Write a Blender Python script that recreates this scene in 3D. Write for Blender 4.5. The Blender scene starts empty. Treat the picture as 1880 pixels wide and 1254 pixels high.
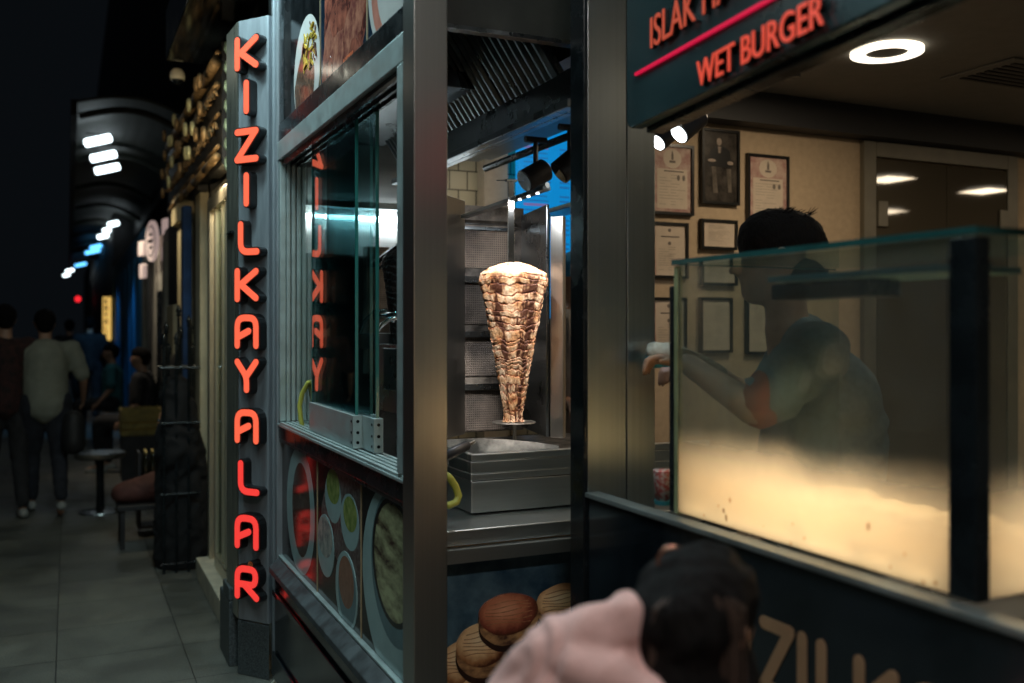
import bpy, bmesh, math, random
import numpy as np
from mathutils import Vector, Matrix, noise

random.seed(7)
SC = bpy.context.scene
COL = SC.collection

# ------------------------------------------------------------------ camera
CAMZ = 1.55
cam = bpy.data.cameras.new("camera")
cam_o = bpy.data.objects.new("camera", cam)
COL.objects.link(cam_o)
YAW = math.atan2(815.0, 1762.0)
cam_o.location = (0, 0, CAMZ)
cam_o.rotation_euler = (math.radians(90), 0, -YAW)
cam.sensor_width = 36.0
cam.lens = 36.0 * 1762.0 / 1880.0
cam.shift_y = -24.0 / 1880.0
cam.clip_start = 0.05
cam.clip_end = 400
cam.dof.use_dof = True
cam.dof.focus_distance = 3.4
cam.dof.aperture_fstop = 1.8
SC.camera = cam_o

# ------------------------------------------------------------------ night sky
W = bpy.data.worlds.new("World")
SC.world = W
W.use_nodes = True
wn = W.node_tree
bg = wn.nodes["Background"]
sky = wn.nodes.new("ShaderNodeTexSky")
sky.sky_type = 'NISHITA'
sky.sun_disc = False
sky.sun_elevation = math.radians(-6.5)
sky.sun_rotation = math.radians(140)
wn.links.new(sky.outputs[0], bg.inputs[0])
bg.inputs[1].default_value = 0.05
glow = wn.nodes.new("ShaderNodeBackground")      # faint city glow in the night sky
glow.inputs[0].default_value = (.0026, .0034, .0044, 1)
addw = wn.nodes.new("ShaderNodeAddShader")
wn.links.new(bg.outputs[0], addw.inputs[0])
wn.links.new(glow.outputs[0], addw.inputs[1])
wn.links.new(addw.outputs[0], wn.nodes["World Output"].inputs[0])

SC.view_settings.view_transform = 'Standard'
SC.view_settings.look = 'None'
SC.view_settings.exposure = 0.0
SC.view_settings.gamma = 1.0
SC.cycles.use_denoising = True
SC.cycles.max_bounces = 8
SC.cycles.transparent_max_bounces = 16
SC.cycles.sample_clamp_indirect = 4.0
SC.cycles.caustics_reflective = False
SC.cycles.caustics_refractive = False


def lamp(name, kind, loc, energy, color, size=0.1, size_y=None, aim=None, spot=60, blend=0.4, spread=None):
    L = bpy.data.lights.new(name, kind)
    L.energy = energy
    L.color = color
    if kind == 'AREA':
        L.size = size
        if size_y:
            L.shape = 'RECTANGLE'
            L.size_y = size_y
        if spread:
            L.spread = math.radians(spread)
    else:
        L.shadow_soft_size = size
    if kind == 'SPOT':
        L.spot_size = math.radians(spot)
        L.spot_blend = blend
    o = bpy.data.objects.new(name, L)
    o.location = loc
    if aim is not None:
        o.rotation_euler = (Vector(aim) - Vector(loc)).to_track_quat('-Z', 'Y').to_euler()
    COL.objects.link(o)
    return o


COOL = (0.66, 0.96, 1.0)
NEUT = (1.0, 0.93, 0.82)
WARM = (1.0, 0.70, 0.38)

# ------------------------------------------------------------------ survey of the place
F_ = Vector((math.sin(YAW), math.cos(YAW), 0))
R_ = Vector((math.cos(YAW), -math.sin(YAW), 0))


def ray(px):
    return F_ + R_ * ((px - 940.0) / 1762.0)


def pD(px, py, D):
    v = ray(px) * D
    return Vector((v.x, v.y, CAMZ - (py - 603.0) * D / 1762.0))


def pX(px, py, X):
    return pD(px, py, X / ray(px).x)


def pY(px, py, Y):
    return pD(px, py, Y / ray(px).y)


# ------------------------------------------------------------------ materials
def mat(name, col=(0.5, 0.5, 0.5), rough=0.5, metal=0.0, var=0.0, scale=8.0, bump=0.0, bscale=None,
        emit=None, estr=0.0, col2=None, stretch=None, coat=0.0, rvar=0.0, spec=None, detail=6.0):
    m = bpy.data.materials.new(name)
    m.use_nodes = True
    nt = m.node_tree
    b = nt.nodes["Principled BSDF"]
    b.inputs["Base Color"].default_value = (*col, 1)
    b.inputs["Roughness"].default_value = rough
    b.inputs["Metallic"].default_value = metal
    if spec is not None:
        b.inputs["Specular IOR Level"].default_value = spec
    if coat:
        b.inputs["Coat Weight"].default_value = coat
        b.inputs["Coat Roughness"].default_value = 0.08
    tc = nt.nodes.new("ShaderNodeTexCoord")
    mp = nt.nodes.new("ShaderNodeMapping")
    nt.links.new(tc.outputs["Object"], mp.inputs[0])
    if stretch:
        mp.inputs["Scale"].default_value = stretch
    if var or col2 or rvar:
        n = nt.nodes.new("ShaderNodeTexNoise")
        n.inputs["Scale"].default_value = scale
        n.inputs["Detail"].default_value = detail
        n.inputs["Roughness"].default_value = 0.6
        nt.links.new(mp.outputs[0], n.inputs["Vector"])
        if var or col2:
            r = nt.nodes.new("ShaderNodeValToRGB")
            c2 = col2 if col2 else tuple(max(0, c * (1 - var)) for c in col)
            c1 = col if col2 else tuple(min(1, c * (1 + var)) for c in col)
            r.color_ramp.elements[0].position = 0.36
            r.color_ramp.elements[1].position = 0.64
            r.color_ramp.elements[0].color = (*c2, 1)
            r.color_ramp.elements[1].color = (*c1, 1)
            nt.links.new(n.outputs["Fac"], r.inputs[0])
            nt.links.new(r.outputs[0], b.inputs["Base Color"])
        if rvar:
            mr = nt.nodes.new("ShaderNodeMapRange")
            mr.inputs["From Min"].default_value = 0.35
            mr.inputs["From Max"].default_value = 0.7
            mr.inputs["To Min"].default_value = max(0.02, rough - rvar)
            mr.inputs["To Max"].default_value = min(1, rough + rvar)
            nt.links.new(n.outputs["Fac"], mr.inputs["Value"])
            nt.links.new(mr.outputs[0], b.inputs["Roughness"])
    if bump:
        n2 = nt.nodes.new("ShaderNodeTexNoise")
        n2.inputs["Scale"].default_value = bscale or scale * 4
        n2.inputs["Detail"].default_value = 5
        nt.links.new(mp.outputs[0], n2.inputs["Vector"])
        bp = nt.nodes.new("ShaderNodeBump")
        bp.inputs["Strength"].default_value = bump
        bp.inputs["Distance"].default_value = 0.01
        nt.links.new(n2.outputs["Fac"], bp.inputs["Height"])
        nt.links.new(bp.outputs[0], b.inputs["Normal"])
    if emit:
        b.inputs["Emission Color"].default_value = (*emit, 1)
        b.inputs["Emission Strength"].default_value = estr
    return m


def glass_mat(name, tint=(0.85, 0.95, 0.93), refl=0.06, haze=0.0, hazecol=(0.5, 0.55, 0.5), rough=0.02, haze_var=0.0):
    """window glass: see-through, tinted, with a mirror-like share that grows at glancing angles and a patchy film of haze"""
    m = bpy.data.materials.new(name)
    m.use_nodes = True
    nt = m.node_tree
    nt.nodes.clear()
    out = nt.nodes.new("ShaderNodeOutputMaterial")
    tr = nt.nodes.new("ShaderNodeBsdfTransparent")
    tr.inputs[0].default_value = (*tint, 1)
    gl = nt.nodes.new("ShaderNodeBsdfGlossy")
    gl.inputs["Roughness"].default_value = rough
    gl.inputs[0].default_value = (0.9, 1, 1, 1)
    lw = nt.nodes.new("ShaderNodeLayerWeight")      # facing is the same from both sides of the pane
    lw.inputs[0].default_value = 0.5
    pw = nt.nodes.new("ShaderNodeMath")
    pw.operation = 'POWER'
    pw.inputs[1].default_value = 4.0
    nt.links.new(lw.outputs["Facing"], pw.inputs[0])
    ad = nt.nodes.new("ShaderNodeMath")
    ad.operation = 'MULTIPLY_ADD'
    ad.inputs[1].default_value = 1.0 - refl
    ad.inputs[2].default_value = refl
    ad.use_clamp = True
    nt.links.new(pw.outputs[0], ad.inputs[0])
    mx = nt.nodes.new("ShaderNodeMixShader")
    nt.links.new(ad.outputs[0], mx.inputs[0])
    nt.links.new(tr.outputs[0], mx.inputs[1])
    nt.links.new(gl.outputs[0], mx.inputs[2])
    last = mx
    if haze or haze_var:
        df = nt.nodes.new("ShaderNodeBsdfDiffuse")
        df.inputs[0].default_value = (*hazecol, 1)
        tl = nt.nodes.new("ShaderNodeBsdfTranslucent")
        tl.inputs[0].default_value = (*hazecol, 1)
        dm = nt.nodes.new("ShaderNodeMixShader")
        nt.links.new(df.outputs[0], dm.inputs[1])
        nt.links.new(tl.outputs[0], dm.inputs[2])
        tc = nt.nodes.new("ShaderNodeTexCoord")
        n = nt.nodes.new("ShaderNodeTexNoise")
        n.inputs["Scale"].default_value = 7
        n.inputs["Detail"].default_value = 6
        nt.links.new(tc.outputs["Object"], n.inputs["Vector"])
        mr = nt.nodes.new("ShaderNodeMapRange")
        mr.inputs["From Min"].default_value = 0.4
        mr.inputs["From Max"].default_value = 0.75
        mr.inputs["To Min"].default_value = haze
        mr.inputs["To Max"].default_value = haze + haze_var
        nt.links.new(n.outputs["Fac"], mr.inputs[0])
        m2 = nt.nodes.new("ShaderNodeMixShader")
        nt.links.new(mr.outputs[0], m2.inputs[0])
        nt.links.new(mx.outputs[0], m2.inputs[1])
        nt.links.new(dm.outputs[0], m2.inputs[2])
        last = m2
    nt.links.new(last.outputs[0], out.inputs[0])
    return m


def emis(name, col, s, fade=None):
    m = bpy.data.materials.new(name)
    m.use_nodes = True
    b = m.node_tree.nodes["Principled BSDF"]
    b.inputs["Base Color"].default_value = (*[c * 0.5 for c in col], 1)
    b.inputs["Emission Color"].default_value = (*col, 1)
    b.inputs["Emission Strength"].default_value = s
    return m


M = {}
M['steel'] = mat('brushed_steel', (0.50, 0.49, 0.46), 0.30, 1.0, var=0.035, scale=4, stretch=(60, 60, .25), detail=3)
M['steel_h'] = mat('brushed_steel_level', (0.60, 0.62, 0.60), 0.33, 1.0, var=0.04, scale=3, rvar=0.02, stretch=(1.2, 1.2, 30))
M['steel_dk'] = mat('dark_steel', (0.20, 0.22, 0.23), 0.32, 1.0, var=0.2, scale=4, rvar=0.1, bump=0.05)
M['steel_post'] = mat('dull_brushed_steel', (0.46, 0.50, 0.51), 0.33, 1.0, var=0.04, scale=2.2, stretch=(50, 50, .25), detail=3)
M['panel'] = mat('painted_sign_panel', (0.30, 0.33, 0.36), 0.42, 0.35, var=0.12, scale=5, stretch=(8, 8, .8), rvar=0.07, bump=0.02)
M['alu'] = mat('anodised_aluminium', (0.50, 0.60, 0.60), 0.42, 0.6, var=0.08, scale=14, rvar=0.08)
M['alu_dk'] = mat('dark_aluminium', (0.05, 0.065, 0.07), 0.30, 0.4, var=0.2, scale=9, rvar=0.1)
M['blk'] = mat('black_frame', (0.008, 0.011, 0.013), 0.25, 0.0, spec=.3, var=0.3, scale=9, rvar=0.1)
M['blk_gloss'] = mat('black_gloss_panel', (0.008, 0.012, 0.016), 0.16, 0.0, var=0.3, scale=5, rvar=0.08, coat=0.4)
M['blk_soft'] = mat('black_cloth', (0.005, 0.005, 0.006), 0.9, var=0.4, scale=12, bump=0.3)
M['letter_side'] = mat('letter_side_black', (0.010, 0.010, 0.011), 0.35)
M['neon'] = emis('letter_face_lit', (1.0, 0.135, 0.065), 0.95)
M['neon_low'] = emis('letter_face_lit_deep', (1.0, 0.055, 0.045), 0.85)
M['granite'] = mat('granite_plinth', (0.11, 0.13, 0.135), 0.5, col2=(0.035, 0.045, 0.05), scale=150, detail=3, bump=0.05)
M['marble'] = mat('marble_step', (0.62, 0.56, 0.44), 0.5, var=0.15, scale=9, bump=0.05)
M['led'] = emis('led_white', (0.88, 0.97, 1.0), 9.0)
M['led_far'] = emis('tube_white', (0.80, 0.95, 1.0), 6.0)
M['led_blue'] = emis('tube_blue', (0.12, 0.50, 1.0), 3.0)
M['ring'] = emis('ring_lamp_glow', (1.0, 0.90, 0.72), 2.0)
M['rubber'] = mat('black_rubber', (0.02, 0.022, 0.028), 0.4)
M['hose'] = mat('yellow_gas_hose', (0.62, 0.60, 0.10), 0.4, var=0.1)
M['chrome'] = mat('chrome', (0.72, 0.72, 0.70), 0.15, 1.0)
M['skin'] = mat('skin', (0.42, 0.24, 0.16), 0.5, var=0.12, scale=20)
M['hair'] = mat('black_hair', (0.006, 0.005, 0.005), 0.75, spec=.15, var=0.5, scale=6, stretch=(18, 18, 2), bump=0.5, bscale=10)


# ------------------------------------------------------------------ mesh helpers
class MB:
    def __init__(s):
        s.v = []
        s.f = []
        s.m = []

    def add(s, vs, fs, mi=0):
        k = len(s.v)
        s.v += [tuple(v) for v in vs]
        for f in fs:
            s.f.append([i + k for i in f])
            s.m.append(mi)
        return s

    def box(s, x0, x1, y0, y1, z0, z1, mi=0, mx=None):
        vs = [Vector((x, y, z)) for z in (z0, z1) for y in (y0, y1) for x in (x0, x1)]
        if mx is not None:
            vs = [mx @ v for v in vs]
        fs = [(0, 2, 3, 1), (4, 5, 7, 6), (0, 1, 5, 4), (2, 6, 7, 3), (0, 4, 6, 2), (1, 3, 7, 5)]
        return s.add(vs, fs, mi)

    def hexa(s, lo, hi, mi=0):
        """lo, hi: four points each, same winding"""
        return s.add(list(lo) + list(hi), [(3, 2, 1, 0), (4, 5, 6, 7), (0, 1, 5, 4), (1, 2, 6, 5), (2, 3, 7, 6), (3, 0, 4, 7)], mi)

    def prism(s, pts, z0, z1, mx, mi=0, side=None):
        n = len(pts)
        vs = [mx @ Vector((p[0], p[1], z0)) for p in pts] + [mx @ Vector((p[0], p[1], z1)) for p in pts]
        s.add(vs, [list(range(n))[::-1], [i + n for i in range(n)]], mi)
        k = len(s.v) - 2 * n
        for i in range(n):
            j = (i + 1) % n
            s.f.append([k + i, k + j, k + n + j, k + n + i])
            s.m.append(mi if side is None else side)
        return s

    def tube(s, pts, r, n=10, mi=0, caps=True):
        pts = [Vector(p) for p in pts]
        rs = r if isinstance(r, (list, tuple)) else [r] * len(pts)
        rings = []
        up = Vector((0, 0, 1))
        t0 = (pts[1] - pts[0]).normalized()
        if abs(t0.dot(up)) > .95:
            up = Vector((1, 0, 0))
        a = t0.cross(up).normalized()
        for i, p in enumerate(pts):
            if i == 0:
                t = t0
            elif i == len(pts) - 1:
                t = (pts[i] - pts[i - 1]).normalized()
            else:
                t = ((pts[i + 1] - pts[i]).normalized() + (pts[i] - pts[i - 1]).normalized()).normalized()
            a = (a - t * a.dot(t)).normalized()
            b = t.cross(a)
            rings.append([p + (a * math.cos(2 * math.pi * k / n) + b * math.sin(2 * math.pi * k / n)) * rs[i] for k in range(n)])
        vs = [v for rg in rings for v in rg]
        fs = []
        for i in range(len(pts) - 1):
            for k in range(n):
                k2 = (k + 1) % n
                fs.append((i * n + k, i * n + k2, (i + 1) * n + k2, (i + 1) * n + k))
        if caps:
            fs.append(list(range(n))[::-1])
            fs.append([(len(pts) - 1) * n + k for k in range(n)])
        return s.add(vs, fs, mi)

    def lathe(s, prof, origin=(0, 0, 0), n=24, mi=0, mx=None):
        o = Vector(origin)
        vs = []
        for r, z in prof:
            for k in range(n):
                a = 2 * math.pi * k / n
                v = Vector((r * math.cos(a), r * math.sin(a), z))
                if mx is not None:
                    v = mx @ v
                vs.append(o + v)
        fs = []
        for i in range(len(prof) - 1):
            for k in range(n):
                k2 = (k + 1) % n
                fs.append((i * n + k, i * n + k2, (i + 1) * n + k2, (i + 1) * n + k))
        fs.append(list(range(n))[::-1])
        fs.append([(len(prof) - 1) * n + k for k in range(n)])
        return s.add(vs, fs, mi)

    def build(s, name, mats, parent=None, bevel=0.0, smooth=False, **tags):
        me = bpy.data.meshes.new(name)
        me.from_pydata(s.v, [], s.f)
        if not isinstance(mats, (list, tuple)):
            mats = [mats]
        for m in mats:
            me.materials.append(M[m] if isinstance(m, str) else m)
        for p, mi in zip(me.polygons, s.m):
            p.material_index = mi
            p.use_smooth = smooth
        me.update()
        o = bpy.data.objects.new(name, me)
        COL.objects.link(o)
        if parent is not None:
            o.parent = parent
            o.matrix_parent_inverse = parent_world(parent).inverted()
        if bevel:
            b = o.modifiers.new("bevel", 'BEVEL')
            b.width = bevel
            b.segments = 2
            b.limit_method = 'ANGLE'
            b.angle_limit = math.radians(40)
            b.harden_normals = False
        tag(o, **tags)
        return o


def parent_world(o):
    m = Matrix.LocRotScale(o.location, o.rotation_euler, o.scale)
    while o.parent is not None:
        m = parent_world(o.parent) @ o.matrix_parent_inverse @ m
        break
    return m


def tag(o, label=None, cat=None, group=None, kind=None):
    if label:
        o["label"] = label
    if cat:
        o["category"] = cat
    if group:
        o["group"] = group
    if kind:
        o["kind"] = kind
    return o


def thing(name, label, cat, loc=(0, 0, 0), group=None):
    o = bpy.data.objects.new(name, None)
    o.empty_display_size = 0.05
    o.location = loc
    COL.objects.link(o)
    return tag(o, label, cat, group)


def struct(mb, name, mats, **k):
    return mb.build(name, mats, kind='structure', **k)


def frame(o, xa, ya):
    xa = Vector(xa).normalized()
    ya = Vector(ya).normalized()
    za = xa.cross(ya)
    m = Matrix.Identity(4)
    for i in range(3):
        m[i][0], m[i][1], m[i][2], m[i][3] = xa[i], ya[i], za[i], o[i]
    return m


def ellipse(cx, cy, rx, ry, n=40, wob=0.0, seed=0):
    out = []
    for k in range(n):
        a = 2 * math.pi * k / n
        w = 1 + wob * noise.noise((math.cos(a) * 1.7 + seed, math.sin(a) * 1.7, seed * 1.3))
        out.append((cx + rx * w * math.cos(a), cy + ry * w * math.sin(a)))
    return out


def clip(poly, x0, x1, y0, y1):
    def cut(p, ax, lim, keep_less):
        out = []
        for i in range(len(p)):
            a, b = p[i - 1], p[i]
            ina = (a[ax] <= lim) if keep_less else (a[ax] >= lim)
            inb = (b[ax] <= lim) if keep_less else (b[ax] >= lim)
            if ina != inb:
                t = (lim - a[ax]) / (b[ax] - a[ax])
                out.append((a[0] + t * (b[0] - a[0]), a[1] + t * (b[1] - a[1])))
            if inb:
                out.append(b)
        return out
    for ax, lim, kl in ((0, x0, False), (0, x1, True), (1, y0, False), (1, y1, True)):
        poly = cut(poly, ax, lim, kl)
        if len(poly) < 3:
            return []
    return poly


def smooth_path(pts, rad=0.2, n=5):
    """round the inner corners of a polyline"""
    out = [Vector((*pts[0], 0))]
    for i in range(1, len(pts) - 1):
        p, a, b = Vector((*pts[i], 0)), Vector((*pts[i - 1], 0)), Vector((*pts[i + 1], 0))
        r = min(rad, (a - p).length * .48, (b - p).length * .48)
        s, e = p + (a - p).normalized() * r, p + (b - p).normalized() * r
        for k in range(n + 1):
            t = k / n
            out.append(s * (1 - t) ** 2 + p * 2 * t * (1 - t) + e * t * t)
    out.append(Vector((*pts[-1], 0)))
    return [(v.x, v.y) for v in out]


def ribbon(pts, w, n=6):
    """outline of a stroke of half-width w with round ends"""
    P = [Vector((p[0], p[1])) for p in pts]
    L, Rr = [], []
    for i, p in enumerate(P):
        if i == 0:
            t = (P[1] - P[0]).normalized()
            sc = 1
        elif i == len(P) - 1:
            t = (P[-1] - P[-2]).normalized()
            sc = 1
        else:
            t1, t2 = (P[i] - P[i - 1]).normalized(), (P[i + 1] - P[i]).normalized()
            t = (t1 + t2).normalized()
            sc = 1 / max(.45, t.dot(t1))
        nn = Vector((-t.y, t.x))
        L.append(p + nn * w * sc)
        Rr.append(p - nn * w * sc)
    out = list(Rr)
    t = (P[-1] - P[-2]).normalized()
    a0 = math.atan2(-t.x, t.y)
    for k in range(1, n):
        a = a0 + math.pi * k / n
        out.append(P[-1] + Vector((math.cos(a), math.sin(a))) * w)
    out += L[::-1]
    t = (P[0] - P[1]).normalized()
    a0 = math.atan2(-t.x, t.y)
    for k in range(1, n):
        a = a0 + math.pi * k / n
        out.append(P[0] + Vector((math.cos(a), math.sin(a))) * w)
    return [(v.x, v.y) for v in out]


GL = {  # strokes in a unit box 0..0.8 wide, 0..1 high
    'K': [[(0, 0), (0, 1)], [(.72, .98), (.12, .5)], [(.16, .5), (.72, .02)]],
    'I': [[(.35, 0), (.35, 1)]],
    'Z': [[(0, 1), (.72, 1)], [(.72, 1), (0, 0)], [(0, 0), (.72, 0)]],
    'L': [[(0, 1), (0, 0), (.62, 0)]],
    'A': [[(0, 0), (0, 1), (.72, 1), (.72, 0)], [(.02, .30), (.44, .52)]],
    'Y': [[(0, 1), (.36, .46), (.36, 0)], [(.72, 1), (.36, .48)]],
    'R': [[(0, 0), (0, 1), (.70, 1), (.70, .44), (.05, .44)], [(.26, .44), (.74, 0)]],
}


def glyph(mb, ch, x, y, w, h, sw, z0, z1, mx, mi=0, side=None):
    for i, st in enumerate(GL[ch]):
        pts = [(x + a * w / .8, y + b * h) for a, b in st]
        rad = 0.05 if ch == 'Z' else 0.34
        if len(pts) > 2:
            pts = smooth_path(pts, rad * h)
        mb.prism(ribbon(pts, sw), z0, z1 + 0.0006 * i, mx, mi, side)


def text_mesh(mb, s, size, mx, depth=0.002, mi=0, align='LEFT', shear=0.0, bold=0.0):
    cu = bpy.data.curves.new("tmp", 'FONT')
    cu.body = s
    cu.size = size
    cu.extrude = depth / 2
    cu.align_x = align
    cu.shear = shear
    cu.offset = bold
    o = bpy.data.objects.new("tmp", cu)
    COL.objects.link(o)
    dg = bpy.context.evaluated_depsgraph_get()
    me = bpy.data.meshes.new_from_object(o.evaluated_get(dg))
    vs = [mx @ Vector((v.co.x, v.co.y, v.co.z + depth / 2)) for v in me.vertices]
    fs = [list(p.vertices) for p in me.polygons]
    mb.add(vs, fs, mi)
    bpy.data.objects.remove(o)
    bpy.data.curves.remove(cu)
    bpy.data.meshes.remove(me)
    return mb


def caps_bm(caps):
    """caps: list of (p0, p1, r0, r1) tapered capsules"""
    bm = bmesh.new()
    for p0, p1, r0, r1 in caps:
        p0, p1 = Vector(p0), Vector(p1)
        for p, r in ((p0, r0), (p1, r1)):
            bmesh.ops.create_icosphere(bm, subdivisions=2, radius=r, matrix=Matrix.Translation(p))
        d = p1 - p0
        if d.length > 1e-4:
            q = d.to_track_quat('Z', 'Y').to_matrix().to_4x4()
            bmesh.ops.create_cone(bm, cap_ends=True, segments=16, radius1=r0, radius2=r1, depth=d.length,
                                  matrix=Matrix.Translation((p0 + p1) / 2) @ q)
    return bm


def blob(name, caps, m, parent, voxel=0.015, smooth=6, wrinkle=0.0, wscale=9.0, ell=None, wseed=0.0, cut=None, **tags):
    """one continuous surface grown over tapered limbs; wrinkle folds the cloth"""
    bm = caps_bm(caps)
    for c, rad in (ell or []):
        bmesh.ops.create_icosphere(bm, subdivisions=3, radius=1.0,
                                   matrix=Matrix.Translation(Vector(c)) @ Matrix.Diagonal((*rad, 1)) if not isinstance(rad, Matrix)
                                   else Matrix.Translation(Vector(c)) @ rad)
    me = bpy.data.meshes.new(name)
    bm.to_mesh(me)
    bm.free()
    o = bpy.data.objects.new(name, me)
    COL.objects.link(o)
    r = o.modifiers.new("r", 'REMESH')
    r.mode = 'VOXEL'
    r.voxel_size = voxel
    s = o.modifiers.new("s", 'SMOOTH')
    s.iterations = smooth
    s.factor = 0.5
    dg = bpy.context.evaluated_depsgraph_get()
    me2 = bpy.data.meshes.new_from_object(o.evaluated_get(dg))
    o.modifiers.clear()
    old = o.data
    o.data = me2
    bpy.data.meshes.remove(old)
    me2.name = name
    me2.materials.clear()
    me2.materials.append(M[m] if isinstance(m, str) else m)
    if wrinkle:
        ns = [v.normal.copy() for v in me2.vertices]
        for v, nn in zip(me2.vertices, ns):
            q = v.co * wscale + Vector((wseed, wseed * 2, 0))
            warp = noise.noise(q * .5) * 2.2
            k = 1 - abs(noise.noise((q.x + warp, q.y - warp, q.z * .8 + warp))) * 2
            v.co += nn * wrinkle * (k - .4)
    if cut:
        bm = bmesh.new()
        bm.from_mesh(me2)
        dels = [v for v in bm.verts if not cut(v.co)]
        bmesh.ops.delete(bm, geom=dels, context='VERTS')
        bm.to_mesh(me2)
        bm.free()
    for p in me2.polygons:
        p.use_smooth = True
    if parent is not None:
        o.parent = parent
        o.matrix_parent_inverse = parent_world(parent).inverted()
    tag(o, **tags)
    return o

# =================================================================== SETTING
XA = 0.83      # plane of the window kiosk
XB = 1.285     # plane of the nearer counter front
ZC = 2.75      # shop ceiling


def paving():
    m = bpy.data.materials.new("granite_paving")
    m.use_nodes = True
    nt = m.node_tree
    b = nt.nodes["Principled BSDF"]
    tc = nt.nodes.new("ShaderNodeTexCoord")
    mp = nt.nodes.new("ShaderNodeMapping")
    mp.inputs["Location"].default_value = (0.05, 0.05, 0)
    nt.links.new(tc.outputs["Object"], mp.inputs[0])
    br = nt.nodes.new("ShaderNodeTexBrick")
    br.offset = 0.0
    br.inputs["Scale"].default_value = 1.0
    br.inputs["Brick Width"].default_value = 0.56
    br.inputs["Row Height"].default_value = 0.50
    br.inputs["Mortar Size"].default_value = 0.0028
    br.inputs["Mortar Smooth"].default_value = 0.2
    br.inputs["Color1"].default_value = (.15, .148, .125, 1)
    br.inputs["Color2"].default_value = (.105, .107, .095, 1)
    br.inputs["Mortar"].default_value = (.02, .02, .02, 1)
    nt.links.new(mp.outputs[0], br.inputs[0])
    n1 = nt.nodes.new("ShaderNodeTexNoise")
    n1.inputs["Scale"].default_value = 170
    n1.inputs["Detail"].default_value = 3
    nt.links.new(tc.outputs["Object"], n1.inputs[0])
    n2 = nt.nodes.new("ShaderNodeTexNoise")
    n2.inputs["Scale"].default_value = 2.6
    n2.inputs["Detail"].default_value = 7
    n2.inputs["Roughness"].default_value = 0.65
    nt.links.new(tc.outputs["Object"], n2.inputs[0])
    r = nt.nodes.new("ShaderNodeMapRange")
    r.inputs["From Min"].default_value = .35
    r.inputs["From Max"].default_value = .65
    r.inputs["To Min"].default_value = .62
    r.inputs["To Max"].default_value = 1.35
    nt.links.new(n1.outputs["Fac"], r.inputs[0])
    r2 = nt.nodes.new("ShaderNodeMapRange")
    r2.inputs["From Min"].default_value = .35
    r2.inputs["From Max"].default_value = .65
    r2.inputs["To Min"].default_value = .62
    r2.inputs["To Max"].default_value = 1.12
    nt.links.new(n2.outputs["Fac"], r2.inputs[0])
    mu = nt.nodes.new("ShaderNodeMath")
    mu.operation = 'MULTIPLY'
    nt.links.new(r.outputs[0], mu.inputs[0])
    nt.links.new(r2.outputs[0], mu.inputs[1])
    mx = nt.nodes.new("ShaderNodeMix")
    mx.data_type = 'RGBA'
    mx.blend_type = 'MULTIPLY'
    mx.inputs[0].default_value = 1
    nt.links.new(br.outputs["Color"], mx.inputs[6])
    nt.links.new(mu.outputs[0], mx.inputs[7])
    nt.links.new(mx.outputs[2], b.inputs["Base Color"])
    r3 = nt.nodes.new("ShaderNodeMapRange")
    r3.inputs["From Min"].default_value = .4
    r3.inputs["From Max"].default_value = .65
    r3.inputs["To Min"].default_value = .38
    r3.inputs["To Max"].default_value = .7
    nt.links.new(n2.outputs["Fac"], r3.inputs[0])
    nt.links.new(r3.outputs[0], b.inputs["Roughness"])
    bp = nt.nodes.new("ShaderNodeBump")
    bp.inputs["Strength"].default_value = .6
    bp.inputs["Distance"].default_value = .004
    sb = nt.nodes.new("ShaderNodeMath")
    sb.operation = 'SUBTRACT'
    nt.links.new(n1.outputs["Fac"], sb.inputs[0])
    nt.links.new(br.outputs["Fac"], sb.inputs[1])
    nt.links.new(sb.outputs[0], bp.inputs["Height"])
    nt.links.new(bp.outputs[0], b.inputs["Normal"])
    return m


M['paving'] = paving()
g = MB()
g.add([(-60, -40, 0), (60, -40, 0), (60, 160, 0), (-60, 160, 0)], [(0, 1, 2, 3)])
struct(g, 'pavement', 'paving')

# ------------------------------------------------ shop room behind: floor, walls, ceiling
M['plaster'] = mat('ochre_plaster', (0.47, 0.355, 0.235), 0.85, var=0.06, scale=30, bump=0.12, bscale=160)
M['ceil'] = mat('ceiling_paint', (0.20, 0.19, 0.165), 0.8, var=0.05, scale=12)
M['dark_trim'] = mat('dark_cove', (0.02, 0.02, 0.022), 0.6)
M['tile_floor'] = mat('grey_floor_tiles', (0.12, 0.12, 0.12), 0.4, var=0.2, scale=4)
struct(MB().box(1.36, 9.5, -2.0, 8.0, 0.0, 0.10), 'floor', 'tile_floor')
struct(MB().box(2.61, 9.5, 4.0, 4.12, 0.10, ZC), 'wall_back', 'plaster')
struct(MB().box(9.5, 9.6, -2.0, 4.12, 0.10, ZC), 'wall_right', 'plaster')
struct(MB().box(1.30, 9.6, -2.1, -2.0, 0.10, ZC), 'wall_near', mat('teal_grey_wall', (.16, .21, .21), .7, var=.15, scale=3))
struct(MB().box(1.62, 9.6, -2.1, 8.0, ZC, ZC + .1), 'ceiling', 'ceil')
struct(MB().box(2.61, 9.5, 3.88, 3.998, ZC - .16, ZC - .002), 'ceiling_cove', 'dark_trim')
struct(MB().box(0.96, 1.62, 2.50, 8.0, 3.05, 3.15), 'ceiling_kitchen', 'dark_trim')


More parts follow.
